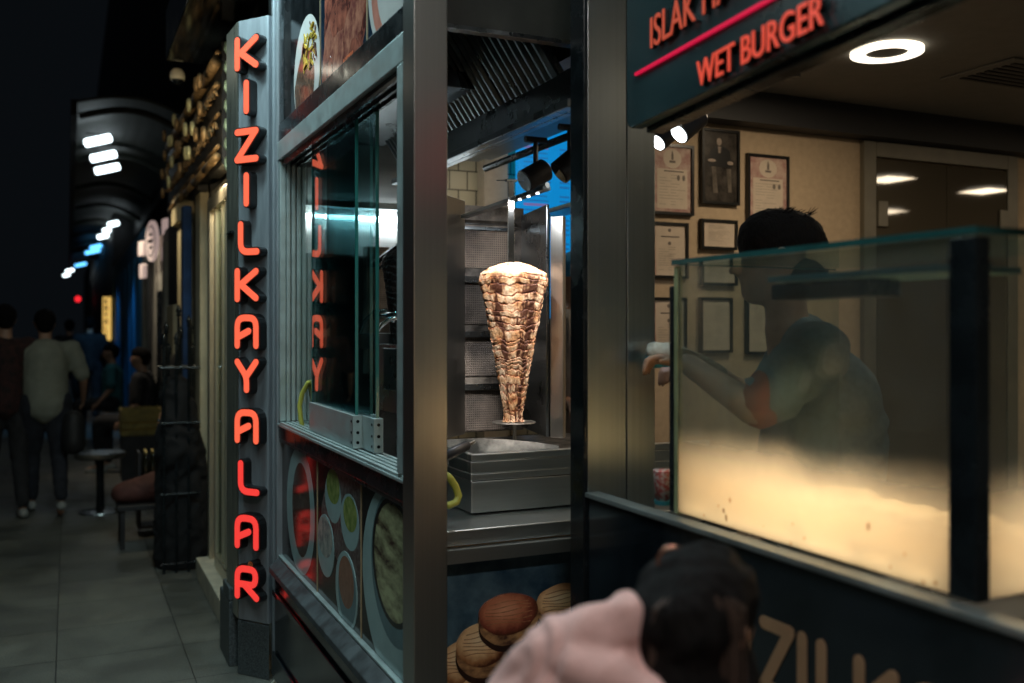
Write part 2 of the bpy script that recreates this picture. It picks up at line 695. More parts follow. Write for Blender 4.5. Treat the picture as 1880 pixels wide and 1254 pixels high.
def tiles_mat():
    m = mat('cream_wall_tiles', (0.6, 0.5, 0.36), 0.22)
    nt = m.node_tree
    b = nt.nodes["Principled BSDF"]
    tc = nt.nodes["Texture Coordinate"]
    mp = nt.nodes.new("ShaderNodeMapping")
    mp.inputs["Rotation"].default_value = (math.radians(90), 0, 0)
    br = nt.nodes.new("ShaderNodeTexBrick")
    br.inputs["Scale"].default_value = 1
    br.inputs["Brick Width"].default_value = .105
    br.inputs["Row Height"].default_value = .105
    br.inputs["Mortar Size"].default_value = .004
    br.inputs["Color1"].default_value = (.56, .45, .28, 1)
    br.inputs["Color2"].default_value = (.50, .40, .25, 1)
    br.inputs["Mortar"].default_value = (.10, .08, .05, 1)
    nt.links.new(tc.outputs["Object"], mp.inputs[0])
    nt.links.new(mp.outputs[0], br.inputs[0])
    nt.links.new(br.outputs[0], b.inputs["Base Color"])
    bp = nt.nodes.new("ShaderNodeBump")
    bp.invert = True
    bp.inputs["Strength"].default_value = .5
    bp.inputs["Distance"].default_value = .004
    nt.links.new(br.outputs["Fac"], bp.inputs["Height"])
    nt.links.new(bp.outputs[0], b.inputs["Normal"])
    return m


M['tiles'] = tiles_mat()
struct(MB().box(0.96, 3.2, 4.90, 5.0, 0.1, 3.05), 'wall_kitchen', 'tiles')
struct(MB().box(2.61, 2.70, 4.125, 4.895, 0.1, 3.05), 'wall_return', 'plaster')
# warm column strip between tiles and menu
struct(MB().box(2.055, 2.195, 4.80, 4.897, 0.1, 3.05), 'wall_pilaster', 'plaster')

# ------------------------------------------------ neighbouring shop fronts along the street (left)
M['shop_dark'] = mat('dark_shop_cladding', (0.018, 0.018, 0.02), 0.6, var=0.4, scale=5)
M['shop_cream'] = mat('cream_pilaster_paint', (0.55, 0.48, 0.32), 0.6, var=0.12, scale=6, bump=.05)
M['shop_white'] = mat('old_white_render', (0.42, 0.40, 0.34), 0.7, var=0.2, scale=5, bump=.1)
M['shop_blue'] = mat('blue_lit_front', (0.03, 0.12, 0.20), 0.6, var=0.3, scale=4)
M['shop_blue2'] = mat('blue_stripe', (0.03, 0.22, 0.42), 0.5)
M['gilt'] = mat('gilt_moulding', (0.27, 0.17, 0.08), 0.5, 0.4, var=0.5, scale=30, bump=.2)
M['gilt_pale'] = mat('pale_gilt_edge', (0.72, 0.66, 0.36), 0.35, 0.3, var=0.2, scale=10)
M['warm_alu'] = mat('door_aluminium', (0.62, 0.58, 0.46), 0.32, 0.75, var=0.12, scale=8, stretch=(20, 20, 1))


# ======================================================= KIOSK WITH SLIDING WINDOW
M['ledge_dk'] = mat('worn_ledge_paint', (0.06, 0.07, 0.075), 0.65, 0.0, var=0.4, scale=14, rvar=0.12, bump=.05)


def kiosk():
    t = thing('window_kiosk', 'steel and glass kiosk front with sliding window between two rows of food posters', 'kiosk', (XA + .2, 3.3, 0))
    # outer frame posts and beams
    b = MB()
    b.box(XA - .012, XA + .05, 4.19, 4.225, 0.02, 3.3)
    b.box(XA - .012, XA + .05, 4.275, 4.31, 0.02, 3.3)
    b.box(XA + .0, XA + .05, 4.225, 4.275, 0.02, 3.3)
    b.build('corner_profile', 'panel', t, bevel=.003)
    b = MB()
    b.box(XA - .004, XA + .03, 2.474, 4.188, 2.355, 2.43)          # black band above window
    b.build('black_band', 'blk', t, bevel=.003)
    MB().box(XA - .004, XA + .03, 2.474, 4.188, 1.075, 1.128).build('under_sill_band', 'blk', t, bevel=.003)
    MB().box(XA - .002, XA + .03, 4.09, 4.188, 2.432, 3.3).build('side_band', 'blk', t, bevel=.003)
    # white-grey window frame, a real ring 90 mm deep
    b = MB()
    b.box(XA - .010, XA + .095, 2.474, 4.188, 2.272, 2.353)
    b.box(XA - .010, XA + .095, 2.474, 2.528, 1.152, 2.270)
    b.box(XA - .006, XA + .02, 4.15, 4.188, 1.152, 2.270)
    b.build('window_frame', 'alu', t, bevel=.003)
    b = MB()
    for i in range(4):                                             # grooved far jamb
        b.box(XA + .022 + i * .022, XA + .038 + i * .022, 4.148, 4.172, 1.152, 2.270)
    b.box(XA + .018, XA + .11, 4.174, 4.19, 1.152, 2.270)
    b.build('grooved_jamb', 'alu', t, bevel=.002)
    b = MB()
    b.box(XA - .010, XA + .10, 2.474, 4.188, 1.130, 1.140)
    for i in range(5):
        b.box(XA - .006 + i * .022, XA + .006 + i * .022, 2.53, 4.146, 1.1405, 1.150)
    b.build('sill_track', 'alu', t, bevel=.0015)
    b = MB()
    for i in range(3):
        b.box(XA + .005 + i * .03, XA + .014 + i * .03, 2.53, 4.146, 2.245, 2.2715)
    b.build('top_track', 'blk', t)
    # ledge and kick panels under the posters
    b = MB()
    lo = [(XA - .045, 2.4, .50), (XA - .045, 4.19, .50), (XA + .02, 4.19, .50), (XA + .02, 2.4, .50)]
    hi = [(XA - .045, 2.4, .525), (XA - .045, 4.19, .525), (XA - .004, 4.19, .560), (XA - .004, 2.4, .560)]
    b.hexa(lo, hi)
    b.build('lower_ledge', 'ledge_dk', t, bevel=.003)
    b = MB()
    b.box(XA - .005, XA + .03, 2.4, 4.19, .563, .570)
    b.build('poster_trim', 'alu', t)
    b = MB()
    b.box(XA - .02, XA + .02, 2.4, 4.19, .05, .497)
    b.box(XA - .032, XA - .022, 2.4, 4.19, .40, .425)
    b.box(XA - .032, XA - .022, 2.4, 4.19, .05, .16)
    b.build('kick_panel', 'blk_gloss', t, bevel=.003)
    b = MB()
    b.box(XA + .0, XA + .03, 2.474, 4.188, 1.062, 1.073)
    b.build('poster_rail', 'alu_dk', t)
    # roof fascia above the posters
    b = MB()
    b.box(XA - .05, XA + .05, 2.3, 4.32, 3.32, 3.6)
    b.build('fascia', 'blk', t, bevel=.005)
    # end wall and side so the kiosk has a body
    b = MB()
    b.box(XA + .125, 1.68, 4.55, 4.58, 0.02, 3.0)
    b.build('inner_wall', 'steel_h', t)
    b = MB()
    b.box(XA + .03, XA + .125, 4.30, 4.60, 0.02, 3.3)
    b.build('end_wall', 'steel_dk', t)
    b = MB()
    b.box(XA + .10, 1.40, 3.3, 4.54, 2.44, 2.50)
    b.build('inner_hood', 'steel_dk', t, bevel=.004)
    b = MB()
    b.box(XA + .04, 1.90, 2.62, 4.54, .86, .90)
    b.build('inner_counter', 'steel_h', t)
    return t


KI = kiosk()


def stainless_column():
    t = thing('steel_column', 'square brushed steel column between sliding window and meat spit', 'column', (XA + .04, 2.42, 0))
    b = MB()
    b.box(XA - .012, XA + .082, 2.378, 2.470, 0.0, 3.3)
    b.build('shaft', 'steel', t, bevel=.0025)
    b = MB()
    b.box(XA - .016, XA + .083, 2.373, 2.474, .0, .10)
    b.build('base_trim', 'blk', t)
    return t


stainless_column()

# glass panes of the sliding window
M['glass_slide'] = glass_mat('sliding_glass', (0.56, 0.74, 0.76), refl=.10, rough=.004)
M['glass_clear'] = glass_mat('clear_glass', (0.93, 0.98, 0.97), refl=.05)
M['glass_edge'] = mat('glass_cut_edge', (0.03, 0.22, 0.20), 0.15, spec=.8)


def slide(y0, y1, x, label):
    t = thing('glass_sliding_pane', label, 'glass pane', (x, (y0 + y1) / 2, 1.155), 'sliding glass panes')
    MB().box(x, x + .008, y0, y1, 1.16, 2.25).build('pane', 'glass_slide', t)
    MB().box(x - .001, x + .009, y0 - .005, y0 - .0005, 1.16, 2.25).build('cut_edge', 'glass_edge', t)
    MB().box(x - .001, x + .009, y1 + .0005, y1 + .004, 1.16, 2.25).build('cut_edge', 'glass_edge', t)
    b = MB()
    b.box(x - .012, x - .002, y0 + .012, y1, 1.152, 1.262)
    b.box(x + .010, x + .018, y0 + .012, y1, 1.152, 1.262)
    b.box(x - .014, x + .018, y0 - .022, y0 + .010, 1.152, 1.262)
    bk = b.build('bottom_clamp', 'alu', t, bevel=.0015)
    s = MB()
    for z in (1.172, 1.205, 1.242):
        s.tube([(x + .002, y0 - .0225, z), (x + .002, y0 - .0255, z)], .0055, 8)
        s.tube([(x - .0145, y0 - .006, z), (x - .0165, y0 - .006, z)], .0045, 8)
    s.build('bolt', 'blk', bk)
    return t


slide(3.12, 3.74, .868, 'nearer teal glass pane with grey metal clamp in the sliding window')
slide(2.98, 3.62, .897, 'teal glass pane standing behind the other sliding pane')

# fixed thin reflection pane at the far end
fx = MB().box(.905, .911, 3.70, 4.145, 1.155, 2.25).build('fixed_glass_pane', 'glass_clear')
tag(fx, 'clear fixed glass pane beside the grooved jamb of the kiosk window', 'glass pane')


# --------------------------------------------------- posters
def poster_plane(X):
    return frame((X, 0, 0), (0, -1, 0), (0, 0, 1))


def e_px(cx, cy, x0, x1, y0, y1, X, **k):
    """ellipse through picture extents on a plane x = X, in (-Y, z) coordinates"""
    a, b = pX(x0, cy, X), pX(x1, cy, X)
    c0, c1 = pX(cx, y0, X), pX(cx, y1, X)
    return ((-a.y - b.y) / 2, (c0.z + c1.z) / 2, abs(a.y - b.y) / 2, abs(c0.z - c1.z) / 2)


def radial_mat(name, stops, cx, cy, cz, r, nz=.25, nscale=20, rough=.35):
    """printed picture ink: colour runs outward from a centre and is broken up by noise"""
    m = mat(name, (1, 1, 1), rough)
    nt = m.node_tree
    b = nt.nodes["Principled BSDF"]
    tc = nt.nodes["Texture Coordinate"]
    mp = nt.nodes.new("ShaderNodeMapping")
    mp.vector_type = 'POINT'
    mp.inputs["Location"].default_value = (-cx / r[0], -cy / r[1], -cz / r[2])
    mp.inputs["Scale"].default_value = (1 / r[0], 1 / r[1], 1 / r[2])
    nt.links.new(tc.outputs["Object"], mp.inputs[0])
    ln = nt.nodes.new("ShaderNodeVectorMath")
    ln.operation = 'LENGTH'
    nt.links.new(mp.outputs[0], ln.inputs[0])
    n = nt.nodes.new("ShaderNodeTexNoise")
    n.inputs["Scale"].default_value = nscale
    n.inputs["Detail"].default_value = 6
    n.inputs["Roughness"].default_value = .65
    nt.links.new(tc.outputs["Object"], n.inputs[0])
    ma = nt.nodes.new("ShaderNodeMath")
    ma.operation = 'MULTIPLY_ADD'
    ma.inputs[1].default_value = nz * 4
    nt.links.new(n.outputs["Fac"], ma.inputs[0])
    s = nt.nodes.new("ShaderNodeMath")
    s.operation = 'SUBTRACT'
    s.inputs[1].default_value = nz * 2
    nt.links.new(ln.outputs["Value"], s.inputs[0])
    nt.links.new(s.outputs[0], ma.inputs[2])
    rp = nt.nodes.new("ShaderNodeValToRGB")
    e = rp.color_ramp.elements
    while len(e) < len(stops):
        e.new(.5)
    for i, (p, c) in enumerate(stops):
        e[i].position = p
        e[i].color = (*c, 1)
    nt.links.new(ma.outputs[0], rp.inputs[0])
    nt.links.new(rp.outputs[0], b.inputs["Base Color"])
    return m


M['ink_black'] = mat('poster_black', (0.008, 0.009, 0.010), 0.12, spec=.3, var=.5, scale=6)
M['ink_plate'] = mat('poster_plate', (0.33, 0.46, 0.46), 0.13, spec=.2, var=.08, scale=6)
M['ink_plate2'] = mat('poster_plate_shade', (0.13, 0.21, 0.23), 0.13, spec=.2, var=.15, scale=8)
M['ink_beans'] = mat('poster_beans', (0.15, 0.095, 0.07), 0.13, spec=.2, col2=(0.03, 0.018, 0.015), scale=70, stretch=(1, .5, 1.1), detail=2)
M['ink_lime'] = mat('poster_lime_sauce', (0.34, 0.40, 0.12), 0.13, spec=.2, col2=(0.16, 0.24, 0.06), scale=30)
M['ink_cream'] = mat('poster_cream_sauce', (0.50, 0.48, 0.42), 0.13, spec=.2, col2=(0.22, 0.24, 0.24), scale=30)
M['ink_orange'] = mat('poster_orange_sauce', (0.27, 0.13, 0.085), 0.13, spec=.2, var=.12, scale=25)
M['ink_stew'] = mat('poster_cream_dish', (0.50, 0.50, 0.28), 0.13, spec=.2, col2=(0.05, 0.022, 0.015), scale=17, stretch=(1, .45, 1.3), detail=10)
M['ink_pepper'] = mat('poster_peppercorns', (0.16, 0.16, 0.15), 0.4, col2=(0.012, 0.012, 0.012), scale=60)
M['ink_line'] = mat('poster_seam', (0.45, 0.36, 0.22), 0.4)
M['ink_meat'] = mat('poster_raw_meat', (0.42, 0.13, 0.085), 0.13, spec=.2, col2=(0.07, 0.02, 0.02), scale=17)
M['ink_meat2'] = mat('poster_meat_rolls', (0.50, 0.20, 0.13), 0.13, spec=.2, col2=(0.20, 0.06, 0.05), scale=22)
M['ink_navy'] = mat('poster_navy', (0.012, 0.03, 0.055), 0.13, spec=.2, var=.4, scale=4)
M['ink_fries'] = mat('poster_fries', (0.66, 0.50, 0.08), 0.13, spec=.2, col2=(0.35, 0.20, 0.03), scale=26)
M['ink_mince'] = mat('poster_minced_meat', (0.22, 0.12, 0.08), 0.13, spec=.2, col2=(0.035, 0.02, 0.015), scale=42)
M['ink_white'] = mat('poster_white_plate', (0.62, 0.60, 0.58), 0.13, spec=.2, var=.08, scale=4)
M['ink_pink'] = mat('poster_pink_rim', (0.60, 0.24, 0.18), 0.13, spec=.2, var=.2, scale=9)
M['ink_script'] = mat('poster_orange_lettering', (0.75, 0.16, 0.05), 0.4)


def poster(name, X, px0, px1, z0, z1, label, base, shapes, ylim=None):
    """a printed sheet: backing board plus inks lying a hair above it"""
    y0 = pX(px0, 600, X).y
    y1 = pX(px1, 600, X).y if ylim is None else ylim
    t = thing(name, label, 'poster', (X, (y0 + y1) / 2, z0), 'food posters on the kiosk')
    mx = poster_plane(X)
    a0, a1 = -y0, -y1
    b = MB()
    b.box(X, X + .006, y1 + .001, y0 - .001, z0, z1)
    b.build('sheet', base, t)
    lvl = .0006
    for nm, m, poly in shapes:
        p = clip(poly, a0 + .002, a1 - .002, z0 + .002, z1 - .002)
        if len(p) > 2:
            # fan around centroid keeps the polygon clean
            k = MB()
            k.prism(p, 0.0002, lvl, mx)
            k.build(nm, m, t)
            lvl += .0002
    return t


XP = XA + .012
Z0, Z1 = .571, 1.061


def E(cx, cy, x0, x1, y0, y1, s=1.0, X=XP, **k):
    a = e_px(cx, cy, x0, x1, y0, y1, X)
    return ellipse(a[0], a[1], a[2] * s, a[3] * s, **k)


poster('food_poster', XP, 512, 582.5, Z0, Z1, 'dark poster of an oval plate of brown beans under the window', 'ink_black', [
    ('plate_print', 'ink_plate', E(553, 938, 527, 578, 822, 1055)),
    ('food_print', 'ink_beans', E(553, 930, 537, 570, 850, 1022)),
])
poster('food_poster', XP, 583.5, 663, Z0, Z1, 'dark poster of four small sauce bowls under the window', 'ink_black', [
    ('pepper_print', 'ink_pepper', E(650, 960, 600, 692, 840, 1090, wob=.5, seed=3)),
    ('bowl_print', 'ink_plate', E(612, 920, 597, 627, 868, 960)),
    ('food_print', 'ink_lime', E(612, 897, 600, 624, 862, 925)),
    ('bowl_print', 'ink_plate', E(642, 957, 626, 660, 907, 1010)),
    ('food_print', 'ink_lime', E(643, 940, 631, 656, 912, 976)),
    ('bowl_print', 'ink_plate', E(598, 1002, 583, 614, 945, 1058)),
    ('food_print', 'ink_cream', E(597, 985, 584, 611, 950, 1022)),
    ('bowl_print', 'ink_plate', E(637, 1086, 617, 657, 1014, 1158)),
    ('bowl_shade_print', 'ink_plate2', E(638, 1100, 622, 655, 1024, 1148)),
    ('food_print', 'ink_orange', E(637, 1070, 623, 651, 1022, 1116)),
])
poster('food_poster', XP, 664, 747, Z0, Z1, 'dark poster of one large oval dish under the window beside steel column', 'ink_black', [
    ('plate_print', 'ink_plate', E(725, 1075, 666, 790, 893, 1262)),
    ('plate_shade_print', 'ink_plate2', E(728, 1060, 682, 775, 905, 1190)),
    ('bowl_rim_print', 'ink_black', E(722, 1032, 684, 766, 915, 1150)),
    ('food_print', 'ink_stew', E(722, 1028, 688, 761, 925, 1140)),
], ylim=2.474)

XU = XA + .014
ZU0, ZU1 = 2.432, 3.31


def EU(cx, cy, x0, x1, y0, y1, **k):
    return E(cx, cy, x0, x1, y0, y1, X=XU, **k)


FRIES = []
rf = random.Random(8)
FB = e_px(570, 92, 554, 585, 42, 145, XU)
for q in range(34):
    a, rr_ = rf.uniform(0, 6.28), rf.uniform(0, .85) ** .6
    cxf, cyf, an_, l_ = FB[0] + FB[2] * rr_ * math.cos(a), FB[1] + FB[3] * rr_ * math.sin(a), rf.uniform(-1.2, 1.9), rf.uniform(.016, .030)
    dx_, dy_ = math.cos(an_) * l_, math.sin(an_) * l_
    FRIES.append(('fries_print', 'ink_fries' if q % 4 else 'ink_mince', ribbon([(cxf - dx_, cyf - dy_), (cxf + dx_, cyf + dy_)], .0058, 2)))
poster('food_poster', XU, 522, 588, ZU0, ZU1, 'upper poster of a white bowl of dark meat under yellow fries', 'ink_black', [
    ('bowl_print', 'ink_white', EU(563, 150, 540, 588, 30, 235)),
    ('food_print', 'ink_mince', EU(561, 160, 542, 579, 92, 222, wob=.15)),
    *FRIES,
])
up2 = poster('food_poster', XU, 589, 674, ZU0, ZU1, 'upper dark blue poster of red raw meat cuts with orange script', 'ink_navy', [
    ('meat_print', 'ink_meat', EU(628, 90, 590, 672, -90, 190, wob=.35, seed=5)),
    ('meat_print', 'ink_meat2', EU(612, 90, 594, 632, 20, 150, wob=.2, seed=1)),
    ('meat_print', 'ink_meat', EU(625, 20, 606, 640, -50, 60, wob=.2, seed=2)),
    ('meat_print', 'ink_meat2', EU(645, 60, 632, 660, 5, 120, wob=.2, seed=4)),
    ('meat_print', 'ink_meat2', EU(660, -5, 645, 672, -60, 60, wob=.2, seed=6)),
    ('meat_print', 'ink_meat', EU(600, 150, 592, 612, 110, 190, wob=.2, seed=7)),
    ('meat_print', 'ink_meat2', EU(618, 160, 608, 630, 130, 192, wob=.2, seed=8)),
    ('meat_print', 'ink_meat', EU(652, 110, 640, 664, 70, 150, wob=.2, seed=9)),
])
p0 = pX(632, 134, XU)
mtx = frame((XU - .0058, p0.y, p0.z), (0, -1, 0.0), (0, 0, 1))
k = MB()
text_mesh(k, 'KIZIL', .060, mtx, .0008, shear=.2, bold=.001)
mtx = frame((XU - .0058, p0.y - .155, p0.z), (0, -1, 0.0), (0, 0, 1))
text_mesh(k, 'KAYALAR', .043, mtx, .0008, shear=.2, bold=.001)
k.build('lettering', 'ink_script', up2)
poster('food_poster', XU, 675, 750, ZU0, ZU1, 'upper poster of a pink rimmed white plate at the steel column', 'ink_navy', [
    ('plate_print', 'ink_white', EU(735, -30, 676, 800, -260, 92)),
    ('rim_print', 'ink_pink', EU(738, -40, 682, 800, -240, 82)),
    ('plate_print', 'ink_white', EU(742, -50, 692, 800, -230, 62)),
], ylim=2.474)
struct_k = MB()
for px in (582.9, 663.5):
    y = pX(px, 700, XP).y
    struct_k.box(XP - .003, XP + .004, y - .0012, y + .0012, Z0, Z1)
struct_k.build('poster_seam', 'ink_line', KI)
struct_k = MB()
for px in (588.5, 674.5):
    y = pX(px, 200, XU).y
    struct_k.box(XU - .003, XU + .004, y - .002, y + .002, ZU0, ZU1)
struct_k.build('poster_seam', 'ink_line', KI)

# ======================================================= VERTICAL LETTER SIGN
SA = Vector((.800, 4.285, 0))
SD = Vector((-.6, .8, 0))     # along the face towards the street
SN = Vector((-.8, -.6, 0))    # out of the face
sign = thing('vertical_shop_sign', 'tall narrow grey sign with twelve glowing red letters stacked on it', 'shop sign', (.74, 4.36, .42))
wS = .178


def sface(u, z):     # u from left (0) to right (wS)
    return SA + SD * (wS - u) + Vector((0, 0, z))


zb = pD(460, 1130, 4.36).z
zt = 2.93
k = MB()
o = sface(0, 0)
mxS = frame(o, -SD, (0, 0, 1))
outline = [(0, zb), (wS, zb), (wS, zt - .03), (wS * .5, zt), (0, zt)]
k.prism([(0, zb), (wS, zb), (wS, zt), (0, zt)], -.03, 0, mxS)
k.build('face_panel', 'panel', sign, bevel=.004)
k = MB()
# street-side flank running back along the street
q0, q1 = sface(0, 0), Vector((.676, 4.66, 0))
k.hexa([(q0.x - .002, q0.y + .006, zb), (q1.x, q1.y, zb), (q1.x + .06, q1.y, zb), (q0.x + .06, q0.y + .06, zb)],
       [(q0.x - .002, q0.y + .006, zt), (q1.x, q1.y, zt), (q1.x + .06, q1.y, zt), (q0.x + .06, q0.y + .06, zt)])
M['flank'] = mat('sign_flank_metal', (0.46, 0.45, 0.38), 0.36, 0.8, var=0.12, scale=5, stretch=(10, 10, .6), rvar=.1)
k.build('flank_panel', 'flank', sign, bevel=.003)
k = MB()
k.box(.672, .70, 4.50, 4.63, 1.985, 1.995)
k.build('flank_seam', 'blk', sign)

LET = 'KIZILKAYALAR'
LYC = [97, 178, 267, 348, 437, 523, 609, 690, 783, 877, 977, 1070]
for i, (ch, yc) in enumerate(zip(LET, LYC)):
    zc = pD(462, yc, 4.226).z
    h = .122
    w = .122
    x0 = wS / 2 - w / 2 + .012 + (.02 if ch == 'L' else 0)
    s = MB()
    glyph(s, ch, x0, zc - h / 2, w, h, .0205, .0005, .044, mxS)
    side = s.build('letter', 'letter_side', sign, label='glowing red letter %s on a deep black body' % ch)
    f = MB()
    glyph(f, ch, x0, zc - h / 2, w, h, .0145, .0460, .0485, mxS)
    f.build('lit_face', 'neon' if i < 9 else 'neon_low', side)
    # the light the letter throws
k = MB()
zr = pD(468, 1035, 4.226).z
ring = [(wS / 2 + .028 + .011 * math.cos(a), zr + .011 * math.sin(a)) for a in [2 * math.pi * j / 16 for j in range(17)]]
k.prism(ribbon(ring, .0013, 3), .0464, .0470, mxS)
k.build('registered_mark', mat('dim_orange', (.45, .16, .05), .5, emit=(.5, .12, .03), estr=.25), sign)
k = MB()
text_mesh(k, 'R', .016, frame(sface(wS / 2 + .0225, zr - .0055) + SN * .0464, -SD, (0, 0, 1)), .0006)
k.build('registered_mark', M['dim_orange'] if 'dim_orange' in M else bpy.data.materials['dim_orange'], sign)
k = MB()
k.prism(ellipse(wS / 2 + .030, zr, .017, .017, 18), .0005, .0455, mxS)
k.build('mark_body', 'letter_side', sign)

# granite plinth under the sign
pl = thing('granite_plinth', 'speckled dark granite block under the vertical letter sign', 'plinth', (.74, 4.4, 0))
k = MB()
a0, a1 = sface(-.004, 0), sface(wS + .004, 0)
k.hexa([(a0.x, a0.y, 0), (a1.x, a1.y, 0), (a1.x + .03, a1.y + .2, 0), (a0.x + .1, a0.y + .2, 0)],
       [(a0.x, a0.y, zb - .006), (a1.x, a1.y, zb - .006), (a1.x + .03, a1.y + .2, zb - .006), (a0.x + .1, a0.y + .2, zb - .006)])
k.build('front_block', 'granite', pl, bevel=.004)
k = MB()
k.box(.668, .715, 4.53, 4.82, 0, .30)
k.box(.668, .715, 4.53, 4.72, .302, .36)
k.build('side_block', 'granite', pl, bevel=.005)
k = MB()
k.tube([(.812, 4.16, .02), (.80, 4.14, .05), (.79, 4.15, .03), (.80, 4.18, .025), (.83, 4.14, .03), (.84, 4.13, .04)], .006, 6)
tag(k.build('crumpled_ribbon', mat('white_ribbon', (.6, .6, .52), .6), None), 'small crumpled white tie at the foot of the corner profile', 'tie')

# marble threshold and lit doorway behind the sign
k = MB()
k.box(.722, .86, 5.135, 6.25, 0, .125)
tag(k.build('marble_step', 'marble', None, bevel=.004), 'cream marble doorstep glowing in warm light', 'step')
dr = thing('shop_door', 'aluminium framed glass door of the neighbouring shop in warm light', 'door', (.83, 5.7, .125))
k = MB()
k.box(.79, .83, 6.16, 6.24, .126, 2.35)
k.box(.80, .84, 5.98, 6.02, .126, 2.35)
k.box(.79, .84, 5.04, 5.12, .126, 2.35)
k.box(.795, .835, 5.52, 5.55, .206, 2.265)
k.box(.80, .835, 5.70, 5.72, .206, 2.265)
k.box(.79, .84, 5.125, 6.155, 2.27, 2.35)
k.box(.795, .835, 5.125, 5.975, .126, .20)
k.build('frame', 'warm_alu', dr, bevel=.004)
M['warm_glass'] = glass_mat('door_glass', (.9, .95, .9), refl=.05)
MB().box(.812, .818, 5.125, 5.975, .205, 2.265).build('pane', 'warm_glass', dr)
k = MB()
k.box(1.25, 1.28, 5.06, 6.6, .126, 2.4)
k.box(.86, 1.25, 6.45, 6.5, .126, 2.4)
k.build('entrance_wall', 'shop_cream', dr)
k = MB()
k.box(.86, 1.28, 5.06, 6.6, 2.41, 2.45)
k.build('entrance_ceiling', 'shop_white', dr)
dl = thing('entrance_lamp', 'small warm lamp above the neighbouring doorway', 'lamp', (.98, 5.7, 2.38))
MB().box(.92, 1.02, 5.3, 6.0, 2.38, 2.405).build('glow_panel', emis('warm_entry', (1, .8, .5), 5), dl)
MB().box(.90, 1.04, 5.28, 6.02, 2.4055, 2.4095).build('housing', 'alu', dl)

# ======================================================= MEAT SPIT COUNTER
YC = 2.65
ct = thing('serving_counter', 'steel topped serving counter that carries the grill machine', 'counter', (1.3, 2.9, 0))
k = MB()
k.box(.915, 2.30, YC, 3.75, .905, .95)
k.build('worktop', 'steel_h', ct, bevel=.003)
k = MB()
k.box(.935, 2.28, YC + .03, 3.7, .02, .903)
k.build('cabinet', 'steel_dk', ct)
# bun poster on the front
bp_ = thing('bun_poster', 'dark blue poster of grilled buns on the counter front', 'poster', (1.2, YC, .1))
k = MB()
k.box(.918, 1.75, YC + .016, YC + .024, .04, .895)
M['ink_blue'] = mat('poster_scuffed_blue', (0.085, 0.15, 0.19), 0.42, col2=(0.012, 0.040, 0.07), scale=8, detail=10, bump=.05)
k.build('sheet', 'ink_blue', bp_)
k = MB()
k.box(.913, .9175, YC + .010, YC + .024, .04, .905)
k.box(.9185, 1.75, YC + .010, YC + .020, .8955, .9025)
k.build('edge_trim', mat('copper_edge', (.50, .30, .14), .4, .4), bp_)


def bun_mat(name, c1, c2):
    m = mat(name, c1, .4, col2=c2, scale=11, detail=9)
    nt = m.node_tree
    b = nt.nodes["Principled BSDF"]
    src = b.inputs["Base Color"].links[0].from_socket
    wv = nt.nodes.new("ShaderNodeTexWave")
    wv.bands_direction = 'Z'
    wv.inputs["Scale"].default_value = 19
    wv.inputs["Distortion"].default_value = 4
    wv.inputs["Detail"].default_value = 3
    wv.inputs["Detail Scale"].default_value = 1.6
    nt.links.new(nt.nodes["Texture Coordinate"].outputs["Object"], wv.inputs[0])
    rp = nt.nodes.new("ShaderNodeValToRGB")
    rp.color_ramp.elements[0].position = .45
    rp.color_ramp.elements[0].color = (1, 1, 1, 1)
    rp.color_ramp.elements[1].position = .62
    rp.color_ramp.elements[1].color = (.66, .52, .44, 1)
    nt.links.new(wv.outputs["Fac"], rp.inputs[0])
    mx = nt.nodes.new("ShaderNodeMix")
    mx.data_type = 'RGBA'
    mx.blend_type = 'MULTIPLY'
    mx.inputs[0].default_value = .45
    nt.links.new(src, mx.inputs[6])
    nt.links.new(rp.outputs[0], mx.inputs[7])
    nt.links.new(mx.outputs[2], b.inputs["Base Color"])
    return m


M['bun_red'] = bun_mat('print_red_bun', (.52, .17, .085), (.24, .06, .035))
M['bun_tan'] = bun_mat('print_tan_bun', (.80, .50, .26), (.50, .23, .10))
M['bun_stripe'] = mat('print_grill_stripe', (.40, .17, .08), .35, var=.4, scale=60)
M['bun_side'] = mat('print_bun_side', (.50, .26, .11), .4, col2=(.08, .03, .02), scale=22, detail=8, stretch=(1, 1, 2))
M['bun_edge'] = mat('print_bun_underside', (.05, .02, .012), .4, col2=(.012, .006, .005), scale=25)
mxP = frame((0, YC + .016, 0), (1, 0, 0), (0, 0, 1))
lv = .0006
